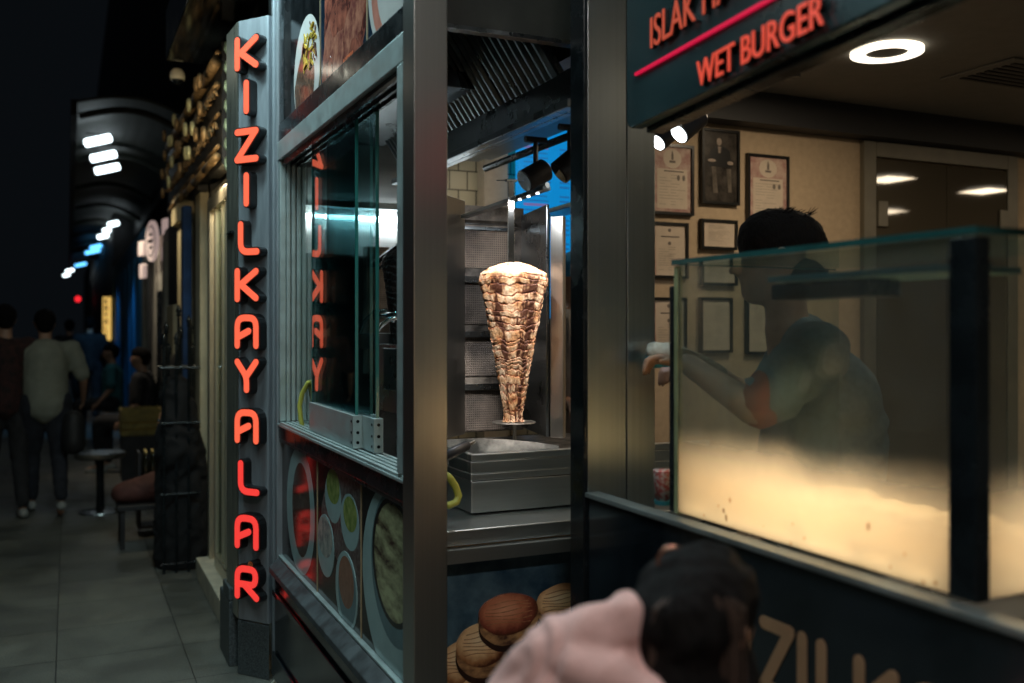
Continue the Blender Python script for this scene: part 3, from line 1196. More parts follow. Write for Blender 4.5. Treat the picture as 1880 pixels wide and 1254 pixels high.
# (cx, cy, half width, half height) in picture px, converted on the poster plane
BUNS = [(1030, 1105, 44, 32, 'bun_tan'), (842, 1218, 34, 40, 'bun_tan'), (900, 1262, 60, 34, 'bun_tan'), (885, 1182, 47, 40, 'bun_tan'), (932, 1126, 56, 37, 'bun_red'), (1010, 1250, 70, 40, 'bun_red')]
for cx, cy, hw, hh, mm in BUNS:
    c = pY(cx, cy, YC + .016)
    e0, e1 = pY(cx - hw, cy, YC), pY(cx + hw, cy, YC)
    rx = (e1.x - e0.x) / 2
    rz = hh * rx / hw * 0.98
    bn = None
    for nm, m_, dz, sx, sz in (('bun_edge_print', 'bun_edge', -.55 * rz, 1.0, 1.15), ('bun_side_print', 'bun_side', -.30 * rz, 1.0, 1.12), ('bun_top_print', mm, 0, .98, .95)):
        if dz == 0:
            lt, md, dk = ((.82, .36, .20), (.56, .18, .09), (.22, .05, .03)) if mm == 'bun_red' else ((.95, .72, .44), (.86, .54, .27), (.45, .20, .08))
            m_ = radial_mat('print_bun_%d' % cx, [(.0, lt), (.55, md), (.82, dk), (1.0, (.10, .03, .015))], c.x - rx * .15, YC, c.z + rz * .2, (rx * 1.15, 10, rz * 1.15), nz=.12, nscale=34, rough=.3)
            M['print_bun_%d' % cx] = m_
        poly = clip(ellipse(c.x, c.z + dz, rx * sx, rz * sz, 44, wob=.10, seed=cx), .92, 1.745, .045, .893)
        if len(poly) > 2:
            k = MB()
            k.prism(poly, .0001, lv, mxP)
            k.build(nm, m_, bp_)
            lv += .0005
        if dz == 0 and len(poly) > 2:
            for gq in range(6):
                zz = c.z + rz * (-.40 + .19 * gq)
                hw_ = rx * .78 * math.sqrt(max(.05, 1 - ((zz - c.z) / rz) ** 2))
                ln_ = ribbon([(c.x - hw_ + 2 * hw_ * t_ / 6, zz + .004 * math.sin(t_ * .9 + gq)) for t_ in range(7)], .0011, 2)
                ln_ = clip(ln_, .92, 1.745, .045, .893)
                if len(ln_) > 2:
                    k = MB()
                    k.prism(ln_, .0001, lv, mxP)
                    k.build('grill_stripe_print', 'bun_stripe' , bp_)
            lv += .0003

# ------------------------------------------------ grill machine
gm = thing('doner_grill', 'tall vertical gas grill with wire mesh burners behind the meat cone', 'grill', (1.45, 3.2, .95))
y0 = 2.85
k = MB()
k.box(1.174, 2.10, y0, 3.62, .955, 1.058)
k.build('base_box', 'steel_h', gm, bevel=.004)
k = MB()
k.box(1.170, 2.10, y0 - .006, 3.62, 1.061, 1.083)
k.box(1.170, 2.10, y0 - .006, y0 + .02, 1.0835, 1.122)
k.box(1.170, 1.19, y0 + .0205, 3.62, 1.0835, 1.122)
k.box(1.170, 2.10, y0 - .010, y0 + .02, 1.124, 1.146)
k.box(1.170, 1.19, y0 + .022, 3.62, 1.124, 1.146)
k.build('drip_tray', 'steel_h', gm, bevel=.003)
M['soot'] = mat('sooty_steel', (.30, .27, .24), .5, .7, col2=(.05, .045, .04), scale=12, detail=8, bump=.1)
k = MB()
k.hexa([(1.192, y0 + .022, 1.085), (2.08, y0 + .022, 1.085), (2.08, 3.6, 1.085), (1.192, 3.6, 1.085)],
       [(1.192, y0 + .022, 1.095), (2.08, y0 + .022, 1.095), (2.08, 3.6, 1.105), (1.192, 3.6, 1.105)])
k.build('tray_floor', 'soot', gm)
# burner wall: dark frame with four mesh panels, facing the street
A0 = pD(846, 600, 3.86)
A1 = pD(962, 600, 3.98)
ux = Vector((A1.x - A0.x, A1.y - A0.y, 0)).normalized()
wB = (Vector((A1.x, A1.y, 0)) - Vector((A0.x, A0.y, 0))).length
mxB = frame((A0.x, A0.y, 0), ux, (0, 0, 1))
zt_ = pD(900, 378, 3.9).z


def zy(py, D=3.9):
    return CAMZ - (py - 603) * D / 1762


k = MB()
k.prism([(0, 1.13), (wB, 1.13), (wB, zt_), (0, zt_)], -.10, -.004, mxB)
k.build('burner_housing', 'soot', gm)


def mesh_mat(name='wire_mesh_burner', g=1.0):
    m = mat(name, (.5, .4, .32), .7, 0.3)
    nt = m.node_tree
    b = nt.nodes["Principled BSDF"]
    tc = nt.nodes["Texture Coordinate"]
    outs = []
    for ax in ('Z', 'X'):
        wv = nt.nodes.new("ShaderNodeTexWave")
        wv.bands_direction = ax
        wv.inputs["Scale"].default_value = 34
        wv.inputs["Distortion"].default_value = .6
        wv.inputs["Detail"].default_value = 1
        nt.links.new(tc.outputs["Object"], wv.inputs[0])
        outs.append(wv.outputs["Fac"])
    mn = nt.nodes.new("ShaderNodeMath")
    mn.operation = 'MAXIMUM'
    nt.links.new(outs[0], mn.inputs[0])
    nt.links.new(outs[1], mn.inputs[1])
    n = nt.nodes.new("ShaderNodeTexNoise")
    n.inputs["Scale"].default_value = 9
    n.inputs["Detail"].default_value = 6
    nt.links.new(tc.outputs["Object"], n.inputs[0])
    rp = nt.nodes.new("ShaderNodeValToRGB")
    rp.color_ramp.elements[0].position = .35
    rp.color_ramp.elements[0].color = (.16 * g, .14 * g, .13 * g, 1)
    rp.color_ramp.elements[1].position = .65
    rp.color_ramp.elements[1].color = (.52 * g, .42 * g + .01 * (1 - g), .34 * g + .02 * (1 - g), 1)
    nt.links.new(n.outputs["Fac"], rp.inputs[0])
    mx = nt.nodes.new("ShaderNodeMix")
    mx.data_type = 'RGBA'
    mx.blend_type = 'MULTIPLY'
    mx.inputs[0].default_value = .75
    nt.links.new(rp.outputs[0], mx.inputs[6])
    nt.links.new(mn.outputs[0], mx.inputs[7])
    nt.links.new(mx.outputs[2], b.inputs["Base Color"])
    bp = nt.nodes.new("ShaderNodeBump")
    bp.inputs["Strength"].default_value = .6
    bp.inputs["Distance"].default_value = .003
    nt.links.new(mn.outputs[0], bp.inputs["Height"])
    nt.links.new(bp.outputs[0], b.inputs["Normal"])
    return m


M['mesh'] = mesh_mat()
M['mesh_dark'] = mesh_mat('dark_mesh_burner', .38)  # darker copy of the mesh for the three lower burners
for ya, yb in ((424, 492), (520, 595), (620, 690), (716, 790)):
    k = MB()
    k.prism([(.012, zy(yb)), (wB - .07, zy(yb)), (wB - .07, zy(ya)), (.012, zy(ya))], -.003, .002, mxB)
    bu = k.build('burner', 'mesh' if ya < 430 else 'mesh_dark', gm)
    k = MB()
    zc_ = zy(ya) + .012
    k.prism([(.002, zc_ - .010), (wB - .05, zc_ - .010), (wB - .05, zc_ + .014), (.002, zc_ + .014)], -.003, .022, mxB)
    for q in range(4):
        k.tube([mxB @ Vector((.03 + q * .05, zc_ + .002, .022)), mxB @ Vector((.03 + q * .05, zc_ + .002, .026))], .004, 6)
    k.build('burner_bar', 'steel_dk', bu)
k = MB()   # left shiny side housing
Lq = pD(826, 600, 3.6)
k.hexa([(Lq.x - .05, Lq.y, 1.13), (A0.x - .002, A0.y - .05, 1.13), (A0.x - .002, A0.y + .05, 1.13), (Lq.x - .05, Lq.y + .2, 1.13)],
       [(Lq.x - .05, Lq.y, zt_ + .01), (A0.x - .002, A0.y - .05, zt_ + .01), (A0.x - .002, A0.y + .05, zt_ + .01), (Lq.x - .05, Lq.y + .2, zt_ + .01)])
k.build('side_housing', 'steel', gm, bevel=.003)
k = MB()   # dirty cap sheet above burners
cp0, cp1 = mxB @ Vector((0, zt_ + .002, -.10)), mxB @ Vector((wB - .04, zt_ + .002, -.10))
cf0, cf1 = mxB @ Vector((0, zy(418), .03)), mxB @ Vector((wB - .04, zy(418), .03))
k.hexa([cf0, cf1, cp1, cp0], [c + Vector((0, 0, .006)) for c in (cf0, cf1, cp1, cp0)])
k.build('cap_sheet', 'soot', gm)
# right wing: shield panels facing left and the front edge profile
B0 = pD(957, 600, 3.98)
B1 = pD(1003, 600, 3.62)
B2 = pD(1034, 600, 3.58)
for nm, p, q, zt2, th, mm in (('shield_panel', B0, B1, zy(383, 3.75), .012, 'steel_dk'), ('edge_profile', pD(1010, 600, 3.60), B2, zy(396, 3.58), .03, 'steel')):
    d = Vector((q.x - p.x, q.y - p.y, 0))
    mq = frame((p.x, p.y, 0), d, (0, 0, 1))
    k = MB()
    k.prism([(0, 1.14), (d.length, 1.14), (d.length, zt2), (0, zt2)], -th, 0, mq)
    k.build(nm, mm, gm, bevel=.003)
k = MB()
for a, b_ in ((B1, pD(1010, 600, 3.62)),):
    d = Vector((b_.x - a.x, b_.y - a.y, 0))
    mq = frame((a.x, a.y, 0), d, (0, 0, 1))
    k.prism([(.002, 1.14), (d.length, 1.14), (d.length, zy(390, 3.6)), (.002, zy(390, 3.6))], -.09, -.03, mq)
k.build('shield_slot', 'blk', gm)
k = MB()
d = Vector((B2.x - B0.x, B2.y - B0.y, 0))
mq = frame((B0.x, B0.y, 0), d, (0, 0, 1))
k.prism([(0, zy(388, 3.75)), (d.length, zy(388, 3.75)), (d.length, zy(380, 3.75)), (0, zy(380, 3.75))], -.14, -.035, mq)
k.build('shield_top', 'steel', gm, bevel=.002)
# black handle at lower left
h0, h1 = pD(812, 840, 2.83), pD(860, 817, 2.95)
k = MB()
k.tube([h0, h0.lerp(h1, .1), h0.lerp(h1, .5), h0.lerp(h1, .92), h1], [.006, .0165, .0165, .015, .008], 16)
hd = k.build('tray_handle', 'rubber', gm, smooth=True)
k = MB()
k.tube([h1, h1 + Vector((.03, .03, .005))], .006, 10)
k.build('handle_pin', 'chrome', hd)
# curved scoop plate behind the handle
k = MB()
pts_lo, pts_hi = [], []
for i in range(9):
    t = i / 8
    p = pD(822 + 215 * t, 0, 3.25)
    hgt = 1.168 - .02 * t + .012 * math.sin(t * 3.1)
    pts_lo.append((p.x, p.y, 1.09))
    pts_hi.append((p.x, p.y + .05, hgt))
vs = pts_lo + pts_hi
k.add(vs, [(i, i + 1, i + 10, i + 9) for i in range(8)])
sp_ = k.build('splash_plate', 'soot', gm)
sp_.modifiers.new('solid', 'SOLIDIFY').thickness = .003

# skewer, disc and meat
cx_, cy_ = pD(942, 600, 3.47).xy
sk = thing('meat_spit', 'upright steel skewer with foot disc through the meat cone', 'skewer', (cx_, cy_, 1.13))
k = MB()
top = pD(937, 332, 3.47)
zsk = pD(940, 480, 3.47).z
k.box(top.x - .012, top.x + .012, cy_ - .004, cy_ + .004, zsk - .03, top.z)
k.build('skewer_blade', 'chrome', sk, bevel=.001)
k = MB()
k.box(top.x - .020, top.x + .020, cy_ - .010, cy_ + .010, top.z - .004, top.z + .004)
k.tube([top + Vector((-.055, 0, -.002)), top + Vector((.055, 0, .006))], .0022, 6)
k.build('top_pin', 'chrome', sk)
k = MB()
zd = pD(943, 777, 3.47).z
k.lathe([(.078, 0), (.080, .003), (.078, .006), (.02, .007)], (cx_ + .004, cy_, zd), 32)
k.build('foot_disc', 'soot', sk)
k = MB()
k.tube([(cx_ + .006, cy_, 1.098), (cx_ + .006, cy_, zd)], .0065, 10)
k.build('foot_rod', 'steel', sk)


def doner_cone(name, cx, cy, z0, z1, label, NT=520, NZ=620, dark=False, prof=None, rs=1.0, arm=None):
    prof = prof or [(0, .042), (.02, .034), (.06, .034), (.12, .040), (.32, .059), (.62, .0925), (.80, .112), (.895, .125), (.93, .119), (.96, .095), (.985, .06), (1.0, .022), (1.004, .003)]
    H = z1 - z0
    zs = np.array([p[0] for p in prof])
    rr = np.array([p[1] for p in prof]) * rs
    ts = np.linspace(0, 1.004, NZ)
    th = np.linspace(0, 2 * math.pi, NT, endpoint=False)
    base = np.interp(ts, zs, rr)
    V = np.zeros((NZ, NT, 3))
    C = np.zeros((NZ, NT))
    K = np.zeros((NZ, NT))
    rng = np.random.RandomState(5)
    LB = np.cumsum(rng.uniform(.014, .070, 60) if not dark else rng.uniform(.03, .05, 60))
    LB = LB[LB < 1.05]
    LB = np.concatenate([[0], LB])
    # slabs are thinner toward the foot
    LB = LB ** 1.12 / (1.0 ** 1.12)
    off = rng.uniform(-1, 1, len(LB))
    amp = rng.uniform(.3, 1.2, len(LB))
    for i, t in enumerate(ts):
        for j, a in enumerate(th):
            ca, sa = math.cos(a), math.sin(a)
            w = noise.noise((ca * 1.6, sa * 1.6, t * 5)) * .028 + noise.noise((ca * 4.0, sa * 4.0, t * 7 + 9)) * .018 + noise.noise((ca * 10, sa * 10, t * 20 + 9)) * .006
            tt = t + w
            q = int(np.searchsorted(LB, tt)) - 1
            q = max(0, min(q, len(LB) - 2))
            f = (tt - LB[q]) / (LB[q + 1] - LB[q])
            f = min(max(f, 0), 1)
            edge = min(f, 1 - f)
            n_sl = noise.noise((ca * 2.2 + q * 7.3, sa * 2.2, q * 3.1))
            n_f = noise.noise((ca * 6 + q * 2.7, sa * 6, t * 30))
            n_ff = noise.noise((ca * 26, sa * 26, t * 90))
            crev = math.exp(-(edge / .10) ** 2) * (.55 + .9 * max(0, noise.noise((ca * 5 + 20, sa * 5, t * 20)) + .25))
            # vertical splits inside a slab
            vs = abs(noise.noise((ca * 3.2 + q * 11.1, sa * 3.2, q * 5.7 + t * 14)))
            split = math.exp(-(vs / .030) ** 2) * .30
            r = base[i] * (1 + .055 * n_sl) + .0024 * n_f + .0008 * n_ff - .0026 * crev - .0006 * split + .0036 * (f - .5)
            if t > .96:
                r = base[i] + .002 * n_f
            V[i, j] = (cx + r * ca, cy + r * sa, z0 + H * min(t, 1.0) + (.004 * n_f if t > .96 else 0) + .003 * n_sl)
            ph = (a - math.radians(245) + math.pi) % (2 * math.pi) - math.pi      # 0 faces the pavement
            wob_ = .16 * noise.noise((3.3, 0, t * 5))
            col_ = 0
            for c0, w0, g0 in ((-.50, .20, 1.0), (.60, .30, 1.0), (.18, .14, .55), (-1.25, .12, .6), (1.35, .14, .6), (2.3, .3, .8), (-2.2, .3, .8)):
                gg = g0 * (1.0 if t > .38 else .45 if c0 < 0 else .75)
                col_ = max(col_, gg * math.exp(-((ph - c0 - wob_) / w0) ** 2))
            streak = -.40 + .92 * col_ * (.75 + .9 * noise.noise((ca * 3 + q * 5.1, sa * 3, q * 2.3))) + .42 * noise.noise((ca * 5, sa * 5 + 4, t * 12)) + .38 * noise.noise((ca * 14 + q * 3, sa * 14, t * 40))
            C[i, j] = min(1, max(crev * 1.25, split))
            K[i, j] = streak
    me = bpy.data.meshes.new(name)
    vs = V.reshape(-1, 3)
    idx = np.arange(NZ * NT).reshape(NZ, NT)
    a = idx[:-1]
    b = np.roll(a, -1, axis=1)
    d = idx[1:]
    c = np.roll(d, -1, axis=1)
    F = np.stack([a, b, c, d], -1).reshape(-1, 4)
    me.vertices.add(len(vs))
    me.vertices.foreach_set('co', vs.ravel())
    me.loops.add(F.size)
    me.loops.foreach_set('vertex_index', F.ravel().astype(np.int32))
    me.polygons.add(len(F))
    me.polygons.foreach_set('loop_start', np.arange(0, F.size, 4, dtype=np.int32))
    me.polygons.foreach_set('use_smooth', np.ones(len(F), dtype=bool))
    me.update(calc_edges=True)
    me.validate()
    ca_ = me.color_attributes.new('browning', 'FLOAT_COLOR', 'POINT')
    col = np.ones((len(vs), 4), dtype=np.float32)
    col[:, 0] = C.ravel()
    col[:, 1] = np.clip(K.ravel() * .5 + .5, 0, 1)
    col[:, 2] = np.repeat(ts, NT)
    ca_.data.foreach_set('color', col.ravel())
    o = bpy.data.objects.new(name, me)
    COL.objects.link(o)
    return tag(o, label, 'meat')


def doner_mat(name, dark=False):
    m = mat(name, (.6, .4, .2), .58, spec=.3)
    nt = m.node_tree
    b = nt.nodes["Principled BSDF"]
    at = nt.nodes.new("ShaderNodeVertexColor")
    at.layer_name = 'browning'
    sp = nt.nodes.new("ShaderNodeSeparateColor")
    nt.links.new(at.outputs[0], sp.inputs[0])
    tc = nt.nodes["Texture Coordinate"]
    n = nt.nodes.new("ShaderNodeTexNoise")
    n.inputs["Scale"].default_value = 55
    n.inputs["Detail"].default_value = 8
    n.inputs["Roughness"].default_value = .7
    nt.links.new(tc.outputs["Object"], n.inputs[0])
    n2 = nt.nodes.new("ShaderNodeTexNoise")
    n2.inputs["Scale"].default_value = 16
    n2.inputs["Detail"].default_value = 5
    nt.links.new(tc.outputs["Object"], n2.inputs[0])

    def math_(op, a, bb, clamp=False):
        x = nt.nodes.new("ShaderNodeMath")
        x.operation = op
        x.use_clamp = clamp
        for i, s in enumerate((a, bb)):
            if isinstance(s, (int, float)):
                x.inputs[i].default_value = s
            else:
                nt.links.new(s, x.inputs[i])
        return x.outputs[0]

    flesh = nt.nodes.new("ShaderNodeValToRGB")
    e = flesh.color_ramp.elements
    e[0].position, e[0].color = .32, (.36, .12, .045, 1)
    e[1].position, e[1].color = .56, (.78, .58, .40, 1)
    e.new(.42).color = (.66, .38, .19, 1)
    nt.links.new(n2.outputs["Fac"], flesh.inputs[0])
    mx = nt.nodes.new("ShaderNodeMix")
    mx.data_type = 'RGBA'
    nt.links.new(flesh.outputs[0], mx.inputs[6])
    mx.inputs[7].default_value = (.16, .035, .014, 1)
    f1 = math_('MULTIPLY', sp.outputs[0], .95, True)
    nt.links.new(f1, mx.inputs[0])
    # char
    s1 = math_('ADD', sp.outputs[1], math_('MULTIPLY', n.outputs["Fac"], .34))
    s2 = math_('ADD', s1, math_('MULTIPLY', sp.outputs[0], .10))
    mr = nt.nodes.new("ShaderNodeMapRange")
    mr.inputs["From Min"].default_value = .60
    mr.inputs["From Max"].default_value = .74
    nt.links.new(s2, mr.inputs[0])
    topm = nt.nodes.new("ShaderNodeMapRange")      # the flat top stays pale
    topm.inputs["From Min"].default_value = .945
    topm.inputs["From Max"].default_value = .90
    nt.links.new(sp.outputs[2], topm.inputs[0])
    mb = nt.nodes.new("ShaderNodeMapRange")      # browned halo round the char
    mb.inputs["From Min"].default_value = .46
    mb.inputs["From Max"].default_value = .66
    nt.links.new(s2, mb.inputs[0])
    m2_ = nt.nodes.new("ShaderNodeMix")
    m2_.data_type = 'RGBA'
    nt.links.new(mx.outputs[2], m2_.inputs[6])
    m2_.inputs[7].default_value = (.34, .125, .045, 1)
    ch = math_('MULTIPLY', mr.outputs[0], topm.outputs[0], True)
    m3 = nt.nodes.new("ShaderNodeMix")
    m3.data_type = 'RGBA'
    nt.links.new(math_('MULTIPLY', math_('MULTIPLY', mb.outputs[0], topm.outputs[0]), .75), m2_.inputs[0])
    nt.links.new(m2_.outputs[2], m3.inputs[6])
    m3.inputs[7].default_value = (.055, .015, .009, 1)
    nt.links.new(math_('MULTIPLY', ch, .93), m3.inputs[0])
    nt.links.new(m3.outputs[2], b.inputs["Base Color"])
    bp = nt.nodes.new("ShaderNodeBump")
    bp.inputs["Strength"].default_value = .25
    bp.inputs["Distance"].default_value = .002
    nt.links.new(n.outputs["Fac"], bp.inputs["Height"])
    nt.links.new(bp.outputs[0], b.inputs["Normal"])
    b.inputs["Subsurface Weight"].default_value = 0.0
    return m


M['doner'] = doner_mat('roasted_chicken')
z1d = pD(943, 477, 3.47).z - .012
dn = doner_cone('doner_meat', cx_ + .001, cy_, zd + .007, z1d, 'tall cone of roasted layered chicken with charred streaks on the spit')
dn.data.materials.append(M['doner'])

# LED arm over the meat
arm = thing('lamp_arm', 'slim dark steel arm with a row of small lights above the meat', 'lamp', pD(850, 400, 3.75))
a0, a1 = pD(852, 398, 3.78), pD(1004, 345, 3.30)
dv = (a1 - a0).normalized()
sdv = dv.cross(Vector((0, 0, 1))).normalized()
upv = sdv.cross(dv)
k = MB()
W2, T2 = .016, .007
k.hexa([a0 - sdv * W2 - upv * T2, a0 + sdv * W2 - upv * T2, a0 + sdv * W2 + upv * T2, a0 - sdv * W2 + upv * T2],
       [a1 - sdv * W2 - upv * T2, a1 + sdv * W2 - upv * T2, a1 + sdv * W2 + upv * T2, a1 - sdv * W2 + upv * T2])
k.build('arm_bar', 'steel_dk', arm, bevel=.002)
for q in (.60, .70, .80, .90):
    c = a0.lerp(a1, q) - upv * (T2 + .0005)
    k = MB()
    k.tube([c, c - upv * .003], .0055, 10)
    k.build('small_light', 'led', arm)
k = MB()
e = a1 - dv * .05
k.tube([e + upv * .009, a1 + upv * .009 + dv * .004], .010, 10)
k.build('arm_tip', 'steel', arm)

# hood above the grill
hd_ = thing('extractor_hood', 'big dark extractor hood with slanted ribbed filters over the grill', 'hood', (1.3, 3.2, 2.25))
XL = 1.44
k = MB()
k.box(XL, XL + .03, 2.62, 4.4, 2.235, 2.375)
k.build('side_lip', 'steel_dk', hd_, bevel=.003)
k = MB()
k.box(XL - .04, XL - .002, 2.62, 4.4, 2.235, 2.262)
k.build('grease_gutter', 'steel_dk', hd_, bevel=.003)
# filter slab slanting up toward the street side
fx0, fz0, fx1, fz1 = XL - .004, 2.368, 1.12, 2.83
dd = Vector((fx1 - fx0, 0, fz1 - fz0)).normalized()
nn_ = Vector((dd.z, 0, -dd.x))
FW = .42
M['filter'] = mat('hood_filter_steel', (.085, .11, .12), .36, .8, var=.2, scale=6, rvar=.1)
for fi in range(4):
    ya = 2.74 + fi * FW
    ft = MB()
    ft.hexa([(fx0, ya, fz0), (fx0, ya + FW - .012, fz0), (fx1, ya + FW - .012, fz1), (fx1, ya, fz1)],
            [Vector(p) + nn_ * .02 for p in ((fx0, ya, fz0), (fx0, ya + FW - .012, fz0), (fx1, ya + FW - .012, fz1), (fx1, ya, fz1))])
    fo = ft.build('filter', 'alu_dk', hd_)
    ft = MB()
    nb = 9
    for r_ in range(nb):
        yy = ya + .025 + r_ * (FW - .06) / (nb - 1)
        p, q = Vector((fx0, yy, fz0)) - nn_ * .002, Vector((fx1, yy, fz1)) - nn_ * .002
        L_ = Vector((0, .012, 0))
        ft.hexa([p - L_, p + L_, p + L_ * .5 - nn_ * .016, p - L_ * .5 - nn_ * .016], [q - L_, q + L_, q + L_ * .5 - nn_ * .016, q - L_ * .5 - nn_ * .016])
    ft.build('baffle', 'filter', fo)
k = MB()
k.box(.915, 2.3, 2.60, 2.63, 2.42, 3.04)
k.build('front_fascia', mat('hood_fascia', (.035, .033, .028), .45, .2, var=.2, scale=8), hd_)
k = MB()
k.box(.915, 2.3, 2.594, 2.60, 2.42, 2.432)
k.build('fascia_edge', 'steel_dk', hd_)

# ceiling rail under the soffit with black spotlights pointing away
M['soffit'] = mat('kitchen_soffit', (.16, .155, .13), .45, .2, var=.2, scale=5)
rl = thing('lighting_rail', 'black lighting rail fixed under the soffit beyond the hood', 'rail', (1.9, 3.8, 2.3))
k = MB()
k.box(XL + .10, 2.1, 2.62, 4.89, 2.47, 2.60)
k.build('soffit_panel', 'soffit', rl)
r0, r1 = pD(915, 300, 4.55), pD(1075, 238, 4.1)
k = MB()
v = (r1 - r0).normalized()
k.tube([r0 - v * .1, r1 + v * .5], .018, 8)
k.build('rail_bar', 'blk', rl)


def spot(name, base, tip, r, label, lit, drop=.10, group=None):
    base, tip = Vector(base), Vector(tip)
    t = thing(name, label, 'spotlight', base + Vector((0, 0, drop)), group)
    d = (tip - base)
    k = MB()
    k.tube([base - d.normalized() * .012, base, tip - d * .02, tip], [r * .7, r, r, r * .97], 28)
    body = k.build('lamp_housing', 'rubber', t, smooth=False)
    k = MB()
    k.tube([tip + d.normalized() * .0005, tip + d.normalized() * .003], r * .86, 24)
    k.build('lens', 'led' if lit else 'blk_gloss', t)
    k = MB()
    mid = base.lerp(tip, .45)
    k.tube([mid + Vector((0, 0, r * .9)), mid + Vector((0, 0, r + drop))], .011, 10)
    k.tube([mid + Vector((-.05, 0, r + drop)), mid + Vector((.05, 0, r + drop))], .014, 8)
    k.build('stem', 'rubber', t)
    return t


D_ = 4.1
spot('track_spotlight', pD(1000, 312, D_ + .02), pD(963, 333, D_ - .03), .050, 'black unlit track spotlight nearest the skewer top, against blue menu', False, group='black spotlights over the grill')
spot('track_spotlight', pD(1062, 288, D_ - .1), pD(1026, 318, D_ - .12), .052, 'black unlit track spotlight nearest the wide steel post, against blue menu', False, group='black spotlights over the grill')

# blue menu board
mn = thing('menu_board', 'bright blue backlit menu board with faint price columns', 'menu board', (2.2, 4.7, 1.4))
Ym = 4.70
ma, mb_ = pY(952, 250, Ym), pY(1058, 600, Ym)


def menu_mat():
    m = mat('menu_blue', (0.0, .08, .2), .5, emit=(.0, .22, .56), estr=.95)
    return m


M['menu'] = menu_mat()
M['menu_ink'] = mat('menu_print', (.01, .06, .16), .5, emit=(.012, .13, .38), estr=.8)
M['menu_ink2'] = mat('menu_print_red', (.2, .06, .12), .5, emit=(.14, .14, .38), estr=.8)
k = MB()
k.box(ma.x, mb_.x, Ym, Ym + .04, mb_.z, ma.z + .4)
k.build('light_box', 'menu', mn)
k, k2 = MB(), MB()
rr_ = random.Random(3)
for row in range(34):
    z = ma.z - .06 - row * .026
    if z < mb_.z + .02:
        break
    if row % 6:
        k.box(ma.x + .03, ma.x + .03 + rr_.uniform(.10, .18), Ym - .002, Ym - .0005, z, z + .007)
    else:
        MB().box(ma.x + .03, ma.x + .18, Ym - .002, Ym - .0005, z, z + .014).build('heading_row', 'menu_ink2', mn)
    for cxm in (.28,):
        if rr_.random() < .85:
            k.box(ma.x + cxm - .03, ma.x + cxm + .03, Ym - .002, Ym - .0005, z, z + .010)
k.build('price_rows', 'menu_ink', mn)

# yellow gas hose at the foot of the grill box and one behind the window
h = MB()
h.tube([pD(818, 872, 2.92), pD(826, 878, 2.93), pD(836, 893, 2.94), pD(842, 910, 2.94), pD(838, 922, 2.93), pD(825, 928, 2.92), pD(814, 928, 2.92)], .0115, 12)
tag(h.build('gas_hose', 'hose', None, smooth=True), 'yellow gas hose looped on the counter beside the grill box', 'hose', 'yellow gas hoses')
h = MB()
pts = [pD(592, 705, 3.95), pD(580, 697, 3.97), pD(566, 703, 3.98), pD(555, 722, 4.0), pD(550, 745, 4.0), pD(552, 770, 4.0), pD(560, 800, 4.0)]
h.tube(pts, .010, 12)
tag(h.build('gas_hose', 'hose', None, smooth=True), 'yellow gas hose curving up behind the sliding window', 'hose', 'yellow gas hoses')

# ------------------------------------------------ second grill behind the sliding window
g2 = thing('doner_grill', 'second grill with black burner frame seen through the sliding window', 'grill', (1.3, 4.1, .9))
k = MB()
a, b_ = pD(646, 0, 4.35), pD(730, 0, 4.25)
k.box(a.x, a.x + .28, 4.18, 4.5, .92, zy(470, 4.3))
k.build('burner_housing', 'steel_dk', g2, bevel=.004)
k = MB()
a = pD(691, 0, 4.1)
k.box(a.x, a.x + .10, 4.10, 4.17, 1.35, zy(448, 4.1))
k.build('burner', 'mesh', g2)
k = MB()
a0, a1 = pD(684, 486, 3.9), pD(748, 440, 3.6)
k.tube([a0, a1], .012, 8)
k.tube([a0 + Vector((.02, 0, -.02)), pD(712, 478, 3.8)], .006, 8)
k.build('arm_bar', 'blk', g2)
k = MB()
k.box(pD(650, 0, 3.9).x, pD(650, 0, 3.9).x + .22, 3.6, 4.0, zy(640, 3.8), zy(612, 3.8))
k.box(pD(690, 0, 3.7).x, pD(690, 0, 3.7).x + .09, 3.3, 3.6, 1.24, zy(632, 3.6))
k.build('drip_tray', 'steel_dk', g2, bevel=.003)
k = MB()
k.tube([pD(660, 612, 3.5), pD(668, 590, 3.5), pD(688, 572, 3.5), pD(708, 570, 3.5), pD(722, 582, 3.5), pD(722, 592, 3.5)], .008, 10)
k.tube([pD(690, 612, 3.3), pD(702, 596, 3.3), pD(715, 586, 3.3), pD(745, 580, 3.3)], .008, 10)
k.tube([pD(688, 582, 3.5), pD(750, 574, 3.4)], .010, 10)
k.build('gas_pipe', 'chrome', g2, smooth=True)
M['meat_dark'] = mat('backlit_meat', (.03, .018, .013), .5, col2=(.004, .003, .003), scale=30, bump=.5)  # near-black colour stands in for the cone's backlit shade
c2 = pD(738, 0, 3.7)
m2 = doner_cone('doner_meat', c2.x, c2.y, 1.32, zy(456, 3.7), 'small meat cone dark against the light seen through the window gap', NT=120, NZ=160, dark=True, rs=.62)
m2.data.materials.append(M['meat_dark'])

